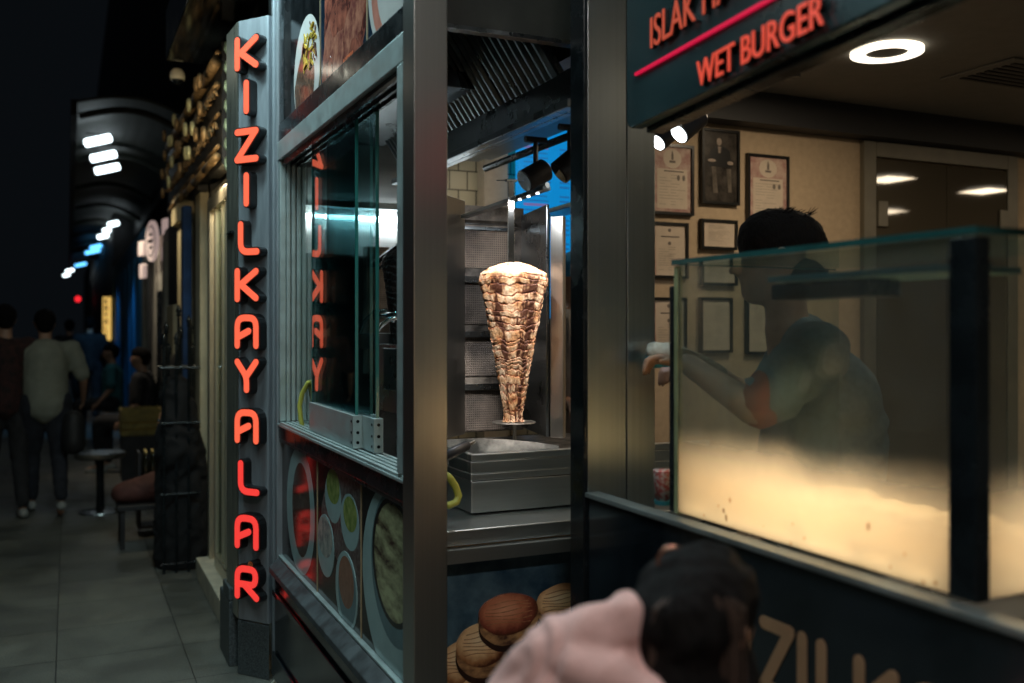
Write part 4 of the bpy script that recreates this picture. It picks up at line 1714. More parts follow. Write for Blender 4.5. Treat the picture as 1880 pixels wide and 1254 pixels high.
bx = thing('fridge_cabinet', 'grey steel cabinet behind the far end of the kiosk window', 'cabinet', (1.0, 4.3, .9))
k = MB()
k.box(.96, 1.17, 4.26, 4.54, .92, zy(468, 4.4))
k.build('body', mat('grey_cabinet', (.10, .11, .125), .4, .3, var=.15, scale=5), bx, bevel=.006)
k = MB()
c = pD(582, 497, 4.33)
k.tube([(c.x, 4.258, c.z), (c.x, 4.245, c.z), (c.x, 4.24, c.z - .03)], .012, 10)
k.build('handle', 'chrome', bx, smooth=True)
bx2 = thing('control_box', 'small grey control box under the pipes behind the window', 'control box', (1.3, 3.4, 1.3))
k = MB()
a = pD(698, 0, 3.35)
k.box(a.x, a.x + .12, 3.05, 3.2, zy(712, 3.4), zy(638, 3.4))
k.build('body', 'steel_dk', bx2, bevel=.004)
k = MB()
k.box(a.x + .015, a.x + .10, 3.044, 3.0495, zy(686, 3.4), zy(645, 3.4))
k.build('faceplate', 'alu_dk', bx2)

# under-hood lamp of the kiosk: long tube whose streak shows on the steel wall
tl = thing('kitchen_tube_lamp', 'long white tube lamp inside the kiosk above the window grill', 'lamp', (1.3, 4.2, 2.2))
k = MB()
k.box(.98, 1.85, 4.36, 4.42, zy(378, 4.4), zy(366, 4.4))
k.build('housing', 'alu', tl)
k = MB()
zl_ = zy(379, 4.4)
k.tube([(1.0, 4.46, zl_ - .035), (1.84, 4.46, zl_ - .035)], .012, 12)
k.build('tube', 'led', tl)

# ======================================================= NEAR COUNTER, POST, GLASS CASE
po = thing('steel_post', 'wide brushed steel post between the meat spit and the glass case', 'column', (1.38, 2.3, 0))
pa, pb, pc, pd_ = (pY(1078, 600, 2.30), pY(1150, 600, 2.30), pY(1152, 600, 2.30), pY(1203, 600, 2.30))
k = MB()
k.box(pa.x + .001, pb.x, 2.30, 2.36, 0.0, 3.3)
k.build('face_plate', 'steel_post', po, bevel=.002)
k = MB()
k.box(pc.x, pd_.x, 2.301, 2.36, 0.0, 3.3)
k.build('side_plate', 'steel_post', po, bevel=.002)
k = MB()
pe = pY(1056, 600, 2.34)
k.box(pe.x, pa.x - .001, 2.292, 2.37, 0.0, 3.3)
k.build('black_edge', 'blk', po, bevel=.003)

M['ledge_grey'] = mat('dull_ledge_metal', (.24, .27, .27), .4, .6, var=.2, scale=8, rvar=.1)
nc = thing('front_counter', 'black glossy counter front with tan letters and pale metal ledge', 'counter', (XB + .2, 1.2, 0))
k = MB()
k.box(XB, XB + .03, -1.2, 2.290, 0.02, 1.087)
k.build('black_panel', 'blk_gloss', nc)
k = MB()
k.box(XB - .008, XB + .037, -1.2, 2.290, 1.090, 1.104)
k.build('ledge', 'ledge_grey', nc, bevel=.003)
k = MB()
k.box(XB + .031, 1.95, -1.2, 2.290, 0.9, .95)
k.box(1.90, 1.95, -1.2, 2.290, 0.1, .9)
k.build('cabinet', 'steel_dk', nc)
M['tan'] = mat('tan_vinyl', (.34, .20, .11), .5, var=.1, scale=10)
mxN = frame((XB - .0006, 0, 0), (0, -1, 0), (0, 0, 1))
hC = .128
zb_ = .825
pz = pX(1409, 1120, XB)
adv = {'K': .125, 'I': .052, 'Z': .112, 'L': .095, 'A': .13, 'Y': .13, 'R': .125}
y = pz.y + .062 + .125
for ch in 'KIZILKAYALAR':
    w = .086
    k = MB()
    if ch == 'I':
        k.prism(ribbon([(-y + .0, zb_), (-y + .0, zb_ + hC)], .0135), 0, .0012, mxN)
    else:
        glyph(k, ch, -y, zb_, w, hC, .0135, 0, .0012, mxN)
    k.build('tan_letter', 'tan', nc)
    y -= adv[ch]

# glass case standing on the counter
gc = thing('glass_display_case', 'large glass display case lit warm at its floor on the front counter', 'display case', (1.6, 1.5, 1.105))
X0, X1, Y0, Y1 = 1.322, 1.83, 1.086, 1.925
ZT = 1.712
M['case_glass'] = glass_mat('case_glass', (.90, .955, .95), refl=.055, haze=.015, haze_var=.05, hazecol=(.30, .34, .32), rough=.03)


def fogged(name, za, zb):
    """front pane with steam condensed on its lower part"""
    m = glass_mat(name, (.88, .92, .93), refl=.075, haze=.07, haze_var=.14, hazecol=(.20, .24, .245), rough=.05)  # grey haze put in for smoky reflections on the pane
    nt = m.node_tree
    out = nt.nodes["Material Output"]
    src = out.inputs[0].links[0].from_socket
    tc = nt.nodes.new("ShaderNodeTexCoord")
    sp = nt.nodes.new("ShaderNodeSeparateXYZ")
    nt.links.new(tc.outputs["Object"], sp.inputs[0])
    n = nt.nodes.new("ShaderNodeTexNoise")
    n.inputs["Scale"].default_value = 5
    n.inputs["Detail"].default_value = 7
    nt.links.new(tc.outputs["Object"], n.inputs[0])
    ma = nt.nodes.new("ShaderNodeMath")
    ma.operation = 'MULTIPLY_ADD'
    ma.inputs[1].default_value = .05
    nt.links.new(n.outputs["Fac"], ma.inputs[0])
    nt.links.new(sp.outputs[2], ma.inputs[2])
    mr = nt.nodes.new("ShaderNodeMapRange")
    mr.interpolation_type = 'SMOOTHSTEP'
    mr.inputs["From Min"].default_value = za + .01
    mr.inputs["From Max"].default_value = zb + .05
    mr.inputs["To Min"].default_value = .86
    mr.inputs["To Max"].default_value = 0.0
    nt.links.new(ma.outputs[0], mr.inputs[0])
    tl = nt.nodes.new("ShaderNodeBsdfTranslucent")
    tl.inputs[0].default_value = (.93, .87, .76, 1)
    mx = nt.nodes.new("ShaderNodeMixShader")
    nt.links.new(mr.outputs[0], mx.inputs[0])
    nt.links.new(src, mx.inputs[1])
    nt.links.new(tl.outputs[0], mx.inputs[2])
    nt.links.new(mx.outputs[0], out.inputs[0])
    return m


M['case_glass_top'] = glass_mat('case_glass_top', (.70, .86, .86), refl=.10, haze=.06, haze_var=.08, hazecol=(.22, .40, .40), rough=.03)
k = MB()
k.box(X0, X0 + .006, Y0 + .02, Y1 - .012, 1.112, ZT - .012)
fg = k.build('fogged_front_glass', fogged('fogged_case_glass', 1.195, 1.31), gc)
k = MB()
k.box(X0 + .012, X1, Y1 - .006, Y1, 1.112, ZT - .012)
k.build('far_side_glass', 'case_glass', gc)
MB().box(X0 + .03, X1, Y0, Y0 + .006, 1.112, ZT - .012).build('near_side_glass', bpy.data.materials['fogged_case_glass'], gc)
k = MB()
k.box(X0 - .004, X1, Y0 - .004, Y1 + .004, ZT - .008, ZT)
k.build('top_glass', 'case_glass_top', gc)
M['case_edge'] = mat('case_glass_edge', (.02, .09, .09), .2, spec=.8, var=.2, scale=10)
k = MB()
k.box(X0 - .007, X0 - .0045, Y0 - .006, Y1 + .006, ZT - .010, ZT + .002)
k.box(X0 - .004, X1, Y1 + .0045, Y1 + .007, ZT - .010, ZT + .002)
k.box(X0 - .004, X1, Y0 - .007, Y0 - .0045, ZT - .010, ZT + .002)
k.build('top_rim', 'case_edge', gc)
k = MB()
k.box(X0 - .002, X0 + .011, Y1 - .012, Y1 + .002, 1.108, ZT - .013)
k.build('corner_edge', mat('lit_glass_edge', (.22, .24, .13), .25, var=.4, scale=4), gc)
k = MB()
k.box(X0 - .002, X0 + .012, Y1 + .006, Y1 + .024, 1.108, ZT - .06)
k.build('back_post', 'blk', gc, bevel=.003)
k = MB()
k.box(X0 - .003, X0 + .030, Y0 - .004, Y0 + .050, 1.108, ZT - .013)
k.build('corner_post', 'blk', gc, bevel=.003)
k = MB()
k.box(X0 + .02, X1, Y0 + .02, Y1 - .02, 1.108, 1.118)
M['tray_warm'] = mat('cream_food_tray', (.74, .66, .48), .45, var=.12, scale=9)
k.build('floor_tray', 'tray_warm', gc)
k = MB()
k.box(X0 + .07, X0 + .16, Y0 + .30, Y1 - .26, ZT - .10, ZT - .066)
k.build('lamp_shelf', 'blk', gc, bevel=.004)
k = MB()
k.box(X0 + .03, X0 + .24, Y0 + .10, Y1 - .30, ZT - .064, ZT - .052)
k.build('inner_shelf', mat('teal_plastic', (.06, .17, .19), .35), gc)
k = MB()
k.box(X0 + .24, X0 + .245, Y0 + .16, Y1 - .20, ZT - .050, ZT - .040)
k.build('shelf_rail', 'chrome', gc)
# warming lamp strips at floor level inside the case, fixed behind the ledge and along the back
k = MB()
k.box(X0 + .014, X0 + .026, Y0 + .08, Y1 - .03, 1.119, 1.126)
k.build('warming_lamp', emis('warm_strip', (1, .78, .46), 1.0), gc)
lamp('case_warm_lamp', 'AREA', (X0 + .26, (Y0 + Y1) / 2, ZT - .085), 5.6, (1.0, .77, .50), .22, .60, aim=(X0 + .26, (Y0 + Y1) / 2, 1.1), spread=95)
M['wet_bun'] = mat('steamed_bun', (.84, .70, .46), .6, col2=(.74, .50, .26), scale=9, bump=.2)
M['bun_wrap'] = mat('bun_wrapper', (.86, .78, .58), .55, var=.1, scale=20, bump=.4)
rb = random.Random(11)
first = None
cases_b = []
for i in range(5):
    for j in range(9):
        x = X0 + .068 + i * .092 + rb.uniform(-.008, .008)
        yb = Y0 + .075 + j * .0875 + rb.uniform(-.008, .008)
        if first is None:
            k = MB()
            k.lathe([(.012, 0), (.036, .002), (.045, .012), (.046, .026), (.040, .040), (.026, .050), (.008, .054)], (0, 0, 0), 20)
            first = k.build('burger_bun', 'wet_bun', None, smooth=True)
            bo = first
        else:
            bo = first.copy()
            COL.objects.link(bo)
        bo.location = (x, yb, 1.1185)
        bo.rotation_euler = (rb.uniform(-.06, .06), rb.uniform(-.06, .06), rb.uniform(0, 6))
        bo.scale = (1, 1, rb.uniform(.5, .75))
        tag(bo, 'round soft bun among the rows lying on the bright floor of the glass case', 'burger', 'burger buns in rows in the glass case')
rs5 = random.Random(21)
k = MB()
mxf = frame((X0 - .0003, 0, 0), (0, -1, 0), (0, 0, 1))
for q in range(14):
    yy = rs5.uniform(Y0 + .05, Y1 - .03)
    zz = 1.116 + abs(rs5.gauss(0, .022))
    r_ = rs5.uniform(.0012, .0042)
    k.prism(ellipse(-yy, zz, r_, r_ * rs5.uniform(.8, 2.4), 8), 0, .0004, mxf)
k.build('sauce_specks', mat('sauce_splash', (.74, .48, .24), .4), gc)
# cup beside the case
k = MB()
c = pD(1212, 925, 2.42)
k.lathe([(.020, 0), (.026, .085), (.0265, .088)], (c.x + .01, c.y, 1.105), 24, mi=0)
cup = k.build('paper_cup', mat('spotted_cup', (.62, .52, .48), .6, col2=(.50, .10, .09), scale=120, detail=0), None, smooth=True)
tag(cup, 'small white paper cup with red speckles beside the glass case', 'cup')
k = MB()
k.lathe([(.0215, .001), (.0235, .012)], (c.x + .01, c.y, 1.1045), 24)
k.build('teal_band', mat('cup_teal', (.03, .20, .24), .5), cup)

# overhanging sign
sg = thing('overhead_sign', 'dark teal overhead sign with red letters above the glass case', 'shop sign', (1.15, 1.6, 2.0))
S0 = pD(1150, 240, 2.50)
sdir = Vector((-.1354, -.9908, 0))
mxG = frame((S0.x, S0.y, 0), sdir, (0, 0, 1))
zlo = S0.z
ln = 2.6


def rrect(x0, x1, y0, y1, r, n=6):
    out = []
    for cx, cy, a0 in ((x1 - r, y1 - r, 0), (x0 + r, y1 - r, 90), (x0 + r, y0 + r, 180), (x1 - r, y0 + r, 270)):
        for q in range(n + 1):
            a = math.radians(a0 + 90 * q / n)
            out.append((cx + r * math.cos(a), cy + r * math.sin(a)))
    return out


M['teal_panel'] = mat('teal_sign_panel', (0.018, 0.046, 0.052), .35, .15, var=.25, scale=3, rvar=.1)
k = MB()
k.prism(rrect(0, ln, zlo, zlo + .37, .035), -.035, 0, mxG)
k.build('face_panel', 'teal_panel', sg, bevel=.004)
k = MB()
k.prism([(.04, zlo - .012), (ln, zlo - .012), (ln, zlo + .30), (.04, zlo + .30)], -.085, -.037, mxG)
k.build('sign_box', 'blk', sg, bevel=.004)
M['neon_sign'] = emis('red_lit_letter', (1.0, .10, .055), .50)
M['neon_dim'] = emis('red_dim_letter', (.85, .12, .06), .36)
M['pink_line'] = emis('pink_lit_line', (.90, .01, .07), .55)


def on_sign(px, py):
    """a picture point carried to the sign's face: (along, height)"""
    r = ray(px)
    # S0 + sdir*t = r*D
    det = r.x * (-sdir.y) - (-sdir.x) * r.y
    D = (S0.x * (-sdir.y) - (-sdir.x) * S0.y) / det
    t = ((r * D) - Vector((S0.x, S0.y, 0))).dot(sdir)
    return t, CAMZ - (py - 603) * D / 1762


def sign_text(s, pxs, py_b, px_e, py_t, m, z0=.003, dep=.012, bold=.0):
    """text with its baseline from the start point to the end point, fitted to the given extent"""
    t0, zb0 = on_sign(*pxs)
    t1, zb1 = on_sign(*px_e)
    _, zt0 = on_sign(pxs[0], py_t)
    return t0, t1, zb0, zb1, zt0


def put_text(s, a, b, htop, m, name, dep=.014, bold=.0):
    t0, zb0 = on_sign(*a)
    t1, zb1 = on_sign(*b)
    _, zt0 = on_sign(a[0], htop)
    capH = zt0 - zb0
    size = capH / .70
    zb0 = (zb0 + zb1) / 2 if abs(zb0 - zb1) < .05 else zb0
    tmp = MB()
    text_mesh(tmp, s, size, Matrix.Identity(4), .003, bold=bold)
    xs = [v[0] for v in tmp.v]
    sc = (t1 - t0) / (max(xs) - min(xs))
    x_ = min(xs)
    k = MB()
    vs = [mxG @ Vector((t0 + (v[0] - x_) * sc, zb0 + v[1], v[2] + .0125)) for v in tmp.v]
    k.add(vs, tmp.f)
    k.build(name, m, sg)
    k = MB()
    vs = [mxG @ Vector((t0 + (v[0] - x_) * sc, zb0 + v[1], v[2] * 3.6 + .0008)) for v in tmp.v]
    k.add(vs, tmp.f)
    k.build(name + '_body', 'letter_side', sg)
    return zb0, capH


put_text('WET BURGER', (1290, 157), (1524, 50), 110, 'neon_sign', 'red_lettering')
put_text('ISLAK HAMBURGER', (1204, 75), (1600, -140), 18, 'neon_dim', 'red_lettering', bold=-.0004)
l0, l1 = on_sign(1170, 137), on_sign(1425, -5)
k = MB()
zr_ = (l0[1] + l1[1]) / 2
k.prism([(l0[0], l0[1] - .0035), (2.4, l0[1] - .0035 + (l1[1] - l0[1]) * (2.4 - l0[0]) / (l1[0] - l0[0])), (2.4, l0[1] + .0035 + (l1[1] - l0[1]) * (2.4 - l0[0]) / (l1[0] - l0[0])), (l0[0], l0[1] + .0035)], .001, .008, mxG)
k.build('pink_line', 'pink_line', sg)

# ======================================================= SHOP INTERIOR
rings = [(1628, 90, None)]
rp_ = pD(1628, 90, (ZC - CAMZ) * 1762 / (603 - 90))
RL = [(rp_.x, rp_.y), (5.85, 2.33), (7.1, 2.2), (7.45, .77), (4.6, .6), (2.6, .5)]
ring_labels = ['large round ring lamp glowing on the ceiling beyond the red lettered sign',
               'ring lamp on the ceiling in front of the double door', 'ring lamp on the ceiling right of the double door',
               'ring lamp deep in the right part of the ceiling', 'ring lamp on the ceiling over the queue', 'ring lamp on the ceiling over the glass case']
for i, (x, y) in enumerate(RL):
    t = thing('ring_ceiling_lamp', ring_labels[i], 'ceiling lamp', (x, y, ZC - .02), 'ring lamps on the shop ceiling')
    k = MB()
    n = 48
    ro, ri = .150, .088
    vs = []
    for r_, z in ((ri, ZC - .004), (ro, ZC - .004), (ro, ZC - .022), (ri, ZC - .022)):
        vs += [(x + r_ * math.cos(2 * math.pi * q / n), y + r_ * math.sin(2 * math.pi * q / n), z) for q in range(n)]
    fs = []
    for r_ in range(4):
        for q in range(n):
            q2 = (q + 1) % n
            fs.append((r_ * n + q, ((r_ + 1) % 4) * n + q, ((r_ + 1) % 4) * n + q2, r_ * n + q2))
    k.add(vs, fs)
    k.build('glow_ring', 'ring', t)
    k = MB()
    k.lathe([(ri - .002, 0), (ri - .002, .012)], (x, y, ZC - .014), 40)
    k.build('centre_disc', 'ceil', t)

# air vent
vt = thing('ceiling_vent', 'dark square air vent in the shop ceiling', 'air vent', (4.4, 3.2, ZC))
vc = pD(1860, 135, (ZC - CAMZ) * 1762 / (603 - 135))
k = MB()
k.box(vc.x - .25, vc.x + .35, vc.y - .2, vc.y + .2, ZC - .012, ZC - .003)
k.build('frame', 'ceil', vt, bevel=.003)
k = MB()
for q in range(7):
    k.box(vc.x - .20, vc.x + .30, vc.y - .16 + q * .045, vc.y - .14 + q * .045, ZC - .018, ZC - .0125)
k.build('slat', 'dark_trim', vt)

# double door in the back wall
dd_ = thing('double_door', 'dark brown glossy double door in a grey frame in the back wall', 'door', (4.6, 4.0, .1))
M['door_frame'] = mat('door_frame_grey', (.15, .135, .10), .45, .2, var=.1, scale=8)
M['door_leaf'] = mat('bronze_glass_leaf', (.085, .072, .052), .035, 0.0, spec=.35)
dx0, dx1, dzt = pY(1578, 300, 4.0).x, pY(1860, 300, 4.0).x, pY(1600, 261, 4.0).z
k = MB()
k.box(dx0, dx0 + .09, 3.965, 3.998, .1, dzt)
k.box(dx1 - .09, dx1, 3.965, 3.998, .1, dzt)
k.box(dx0 + .09, dx1 - .09, 3.965, 3.998, dzt - .085, dzt)
k.build('frame', 'door_frame', dd_, bevel=.003)
xm = (dx0 + dx1) / 2 + .02
for a, b_ in ((dx0 + .097, xm - .003), (xm + .003, dx1 - .097)):
    k = MB()
    k.box(a, b_, 3.970, 3.985, .11, dzt - .096)
    lf = k.build('door_leaf', 'door_leaf', dd_)
    k = MB()
    xx = a if a < xm - .1 else b_
    s_ = 1 if a < xm - .1 else -1
    xa_, xb_ = sorted((xx, xx + s_ * .07))
    k.box(xa_, xb_, 3.955, 3.9695, dzt - .47, dzt - .33)
    k.build('hinge', 'door_frame', lf, bevel=.002)

# framed certificates and portrait
M['paper'] = mat('certificate_paper', (.56, .46, .36), .6, var=.05, scale=20)
M['paper_pink'] = mat('certificate_border_print', (.50, .36, .29), .6, col2=(.34, .17, .15), scale=26, detail=4)
M['print_dark'] = mat('certificate_ink', (.16, .13, .11), .7)
M['print_mid'] = mat('certificate_ink_pale', (.36, .30, .24), .7)
M['portrait_bg'] = mat('portrait_dark', (.045, .038, .032), .25, var=.6, scale=14)
M['portrait_mid'] = mat('portrait_grey', (.13, .11, .09), .25, var=.3, scale=20)
M['portrait_skin'] = mat('portrait_face', (.34, .27, .22), .3, var=.2, scale=30)
M['pic_frame'] = mat('black_picture_frame', (.008, .008, .008), .3)


def picture(label, x0, x1, y0, y1, kind, cat='framed certificate', grp='framed certificates on the back wall'):
    Y = 3.972
    a = pY((x0 + x1) / 2, y0, Y)
    b = pY((x0 + x1) / 2, y1, Y)
    xa, xb = pY(x0, y0, Y).x, pY(x1, y0, Y).x
    zt1, zb1 = a.z, b.z
    t = thing('picture_frame', label, cat, ((xa + xb) / 2, 4.0, zb1), grp)
    w = .014
    k = MB()
    k.box(xa, xa + w, Y, 3.996, zb1, zt1)
    k.box(xb - w, xb, Y, 3.996, zb1, zt1)
    k.box(xa + w, xb - w, Y + .001, 3.996, zt1 - w, zt1)
    k.box(xa + w, xb - w, Y + .001, 3.996, zb1, zb1 + w)
    k.build('border', 'pic_frame', t)
    mx = frame((xa + w, Y + .010, zb1 + w), (1, 0, 0), (0, 0, 1))
    W_, H_ = xb - xa - 2 * w, zt1 - zb1 - 2 * w
    k = MB()
    k.prism([(0, 0), (W_, 0), (W_, H_), (0, H_)], -.008, 0, mx)
    sheet = k.build('sheet', {'pink': 'paper_pink', 'plain': 'paper', 'seal': 'paper', 'portrait': 'portrait_bg'}[kind], t)
    rc = random.Random(int(x0))
    if kind == 'pink':
        k = MB()
        k.prism([(.10 * W_, .05 * H_), (.90 * W_, .05 * H_), (.90 * W_, .66 * H_), (.10 * W_, .66 * H_)], .0003, .0008, mx)
        k.prism(ellipse(.5 * W_, .82 * H_, .24 * W_, .15 * H_, 24), .0003, .0006, mx)
        k.build('pale_panel', 'paper', sheet)
        k = MB()
        k.prism([(.47 * W_, .80 * H_), (.53 * W_, .80 * H_), (.53 * W_, .88 * H_), (.50 * W_, .95 * H_), (.47 * W_, .88 * H_)], .001, .0014, mx)
        k.prism([(.42 * W_, .755 * H_), (.58 * W_, .755 * H_), (.58 * W_, .79 * H_), (.42 * W_, .79 * H_)], .001, .0014, mx)
        k.prism([(.28 * W_, .615 * H_), (.80 * W_, .615 * H_), (.80 * W_, .635 * H_), (.28 * W_, .635 * H_)], .001, .0014, mx)
        for cx in (.66, .80):
            k.prism(ellipse(cx * W_, .53 * H_, .04 * W_, .045 * H_, 14), .001, .0014, mx)
        k.build('crest_print', 'print_dark', sheet)
    if kind == 'seal':
        k = MB()
        k.prism(ellipse(.5 * W_, .90 * H_, .05 * W_, .035 * H_, 14), .0003, .0012, mx)
        k.prism(ellipse(.5 * W_, .64 * H_, .05 * W_, .035 * H_, 14), .0003, .0012, mx)
        k.prism([(.24 * W_, .76 * H_), (.80 * W_, .76 * H_), (.80 * W_, .785 * H_), (.24 * W_, .785 * H_)], .0003, .0012, mx)
        k.build('crest_print', 'print_dark', sheet)
        k = MB()
        k.prism([(0.01 * W_, .01 * H_), (.10 * W_, .01 * H_), (.06 * W_, .98 * H_), (.01 * W_, .98 * H_)], .0003, .0010, mx)
        k.build('margin_print', 'paper_pink', sheet)
    if kind in ('pink', 'plain', 'seal'):
        k = MB()
        z = .56 if kind != 'plain' else .88
        while z > .10:
            for q in range(2):
                if rc.random() < .8:
                    xs = .16 + q * .30
                    l = rc.uniform(.12, .40)
                    k.prism([(xs * W_, z * H_), (min(.88, xs + l) * W_, z * H_), (min(.88, xs + l) * W_, (z + .009) * H_), (xs * W_, (z + .009) * H_)], .0009, .0013, mx)
            z -= .045
        k.build('text_line', 'print_mid', sheet)
    if kind == 'portrait':
        k = MB()
        k.prism([(.14 * W_, .50 * H_), (.84 * W_, .50 * H_), (.78 * W_, .74 * H_), (.60 * W_, .80 * H_), (.38 * W_, .80 * H_), (.2 * W_, .72 * H_)], .0003, .0007, mx)
        k.build('jacket_print', 'pic_frame', sheet)
        k = MB()
        k.prism([(.28 * W_, .12 * H_), (.42 * W_, .12 * H_), (.36 * W_, .50 * H_), (.24 * W_, .50 * H_)], .0003, .0009, mx)
        k.prism([(.74 * W_, .14 * H_), (.84 * W_, .14 * H_), (.82 * W_, .48 * H_), (.68 * W_, .48 * H_)], .0003, .0009, mx)
        k.build('leg_print', 'portrait_mid', sheet)
        k = MB()
        k.prism(ellipse(.46 * W_, .86 * H_, .075 * W_, .055 * H_, 18), .0003, .0012, mx)
        MB().prism(ellipse(.24 * W_, .585 * H_, .12 * W_, .022 * H_, 14), .0003, .0012, mx).build('hand_print', 'portrait_skin', sheet)
        MB().prism(ellipse(.80 * W_, .565 * H_, .09 * W_, .028 * H_, 14), .0003, .0012, mx).build('hand_print', 'portrait_skin', sheet)
        k.prism([(.44 * W_, .70 * H_), (.50 * W_, .70 * H_), (.52 * W_, .79 * H_), (.42 * W_, .79 * H_)], .0003, .0012, mx)
        k.build('face_print', 'portrait_skin', sheet)
    return t


picture('pink bordered certificate next to the steel post, left of the dark portrait', 1197, 1275, 264, 394, 'pink')
picture('dark framed portrait of a seated man in a suit', 1290, 1359, 237, 375, 'portrait', 'framed portrait', None)
picture('pink bordered certificate right of the dark portrait', 1374, 1450, 284, 406, 'pink')
picture('plain certificate with two small crests next to the steel post', 1197, 1265, 408, 511, 'seal')
picture('small wide white certificate directly under the dark portrait', 1289, 1355, 403, 458, 'plain')
picture('tall white certificate behind the top edge of the glass case', 1289, 1355, 478, 524, 'plain')
picture('small framed paper peeking out right of the worker\'s black hair', 1480, 1511, 428, 520, 'plain')
picture('narrow certificate low on the wall next to the steel post', 1197, 1262, 546, 660, 'seal')
picture('certificate low on the wall seen through the case glass', 1287, 1346, 546, 648, 'plain')
picture('certificate low on the wall half hidden by the worker\'s chin', 1372, 1440, 548, 650, 'plain')

# two lit track spotlights aimed at the meat
tr = thing('spotlight_track', 'black ceiling track that carries the two lit spotlights', 'rail', (2.3, 3.0, 2.5))
k = MB()
k.box(2.05, 2.09, 2.35, 3.9, 2.50, 2.53)
k.build('track_bar', 'blk', tr)
k = MB()
k.box(2.06, 2.08, 2.6, 2.62, 2.531, ZC - .001)
k.box(2.06, 2.08, 3.6, 3.62, 2.531, ZC - .001)
k.build('hanger', 'blk', tr)
lp1a, lp1b = pD(1284, 214, 3.16), pD(1247, 246, 3.125)
lp2a, lp2b = pD(1238, 236, 3.52), pD(1208, 262, 3.485)
spot('track_spotlight', lp1a, lp1b, .036, 'nearer lit black spotlight with round white face, hanging beside the teal sign', True, group='lit spotlights')
spot('track_spotlight', lp2a, lp2b, .034, 'lit black spotlight half hidden behind the wide steel post', True, group='lit spotlights')

# ======================================================= PEOPLE
M['tee_grey'] = mat('grey_tshirt', (.15, .19, .20), .9, var=.12, scale=60, bump=.2)
M['orange'] = mat('orange_cuff', (.26, .055, .022), .8)
M['pink_hoodie'] = mat('pale_pink_fleece', (.74, .46, .43), .95, var=.06, scale=40, bump=.15)
M['white_uniform'] = mat('white_uniform', (.50, .46, .42), .85, var=.06, scale=30)
M['red_trim'] = mat('red_trim', (.50, .03, .03), .7)
M['pale_tee'] = mat('pale_tshirt', (.25, .26, .21), .9, var=.08, scale=14)
M['dark_cloth'] = mat('dark_clothes', (.018, .018, .02), .9, var=.4, scale=14)
M['denim'] = mat('dark_trousers', (.02, .022, .03), .9, var=.3, scale=14)
M['pattern_shirt'] = mat('patterned_dark_shirt', (.055, .018, .016), .9, col2=(.012, .010, .010), scale=22)
M['teal_shirt'] = mat('teal_shirt', (.03, .14, .16), .9, var=.2)
M['shoe'] = mat('pale_shoe', (.33, .34, .32), .7, var=.2)
M['bag'] = mat('black_bag', (.015, .015, .016), .6, var=.3)
M['hair_dk'] = mat('hair_dark', (.006, .005, .005), .85, spec=.12, bump=.6, bscale=60, scale=30, stretch=(3, 3, 1))


def hand_caps(wrist, d, up, s=1.0, curl=.5, side=1):
    """palm, four fingers of different lengths bent at the knuckle, and a thumb leaving the palm's side"""
    w, d, up = Vector(wrist), Vector(d).normalized(), Vector(up).normalized()
    r = d.cross(up).normalized() * side
    c = []
    for q in (-1.2, -.4, .4, 1.2):
        c.append((w + r * q * .012 * s, w + d * .075 * s + r * q * .019 * s, .014 * s, .012 * s))
    for q, L in zip((-1.5, -.5, .5, 1.5), (.062, .076, .082, .072)):
        b = w + d * .078 * s + r * q * .019 * s
        m_ = b + (d * math.cos(curl * .5) - up * math.sin(curl * .5)) * L * .5 * s
        e = m_ + (d * math.cos(curl * 1.5) - up * math.sin(curl * 1.5)) * L * .5 * s
        c += [(b, m_, .0092 * s, .0085 * s), (m_, e, .0085 * s, .0070 * s)]
    b = w + d * .022 * s + r * .022 * s
    m_ = b + (d * .6 + r * .7 - up * .25) * .036 * s
    e = m_ + (d * .9 + r * .25 - up * .35) * .030 * s
    c += [(b, m_, .013 * s, .011 * s), (m_, e, .010 * s, .008 * s)]
    return c


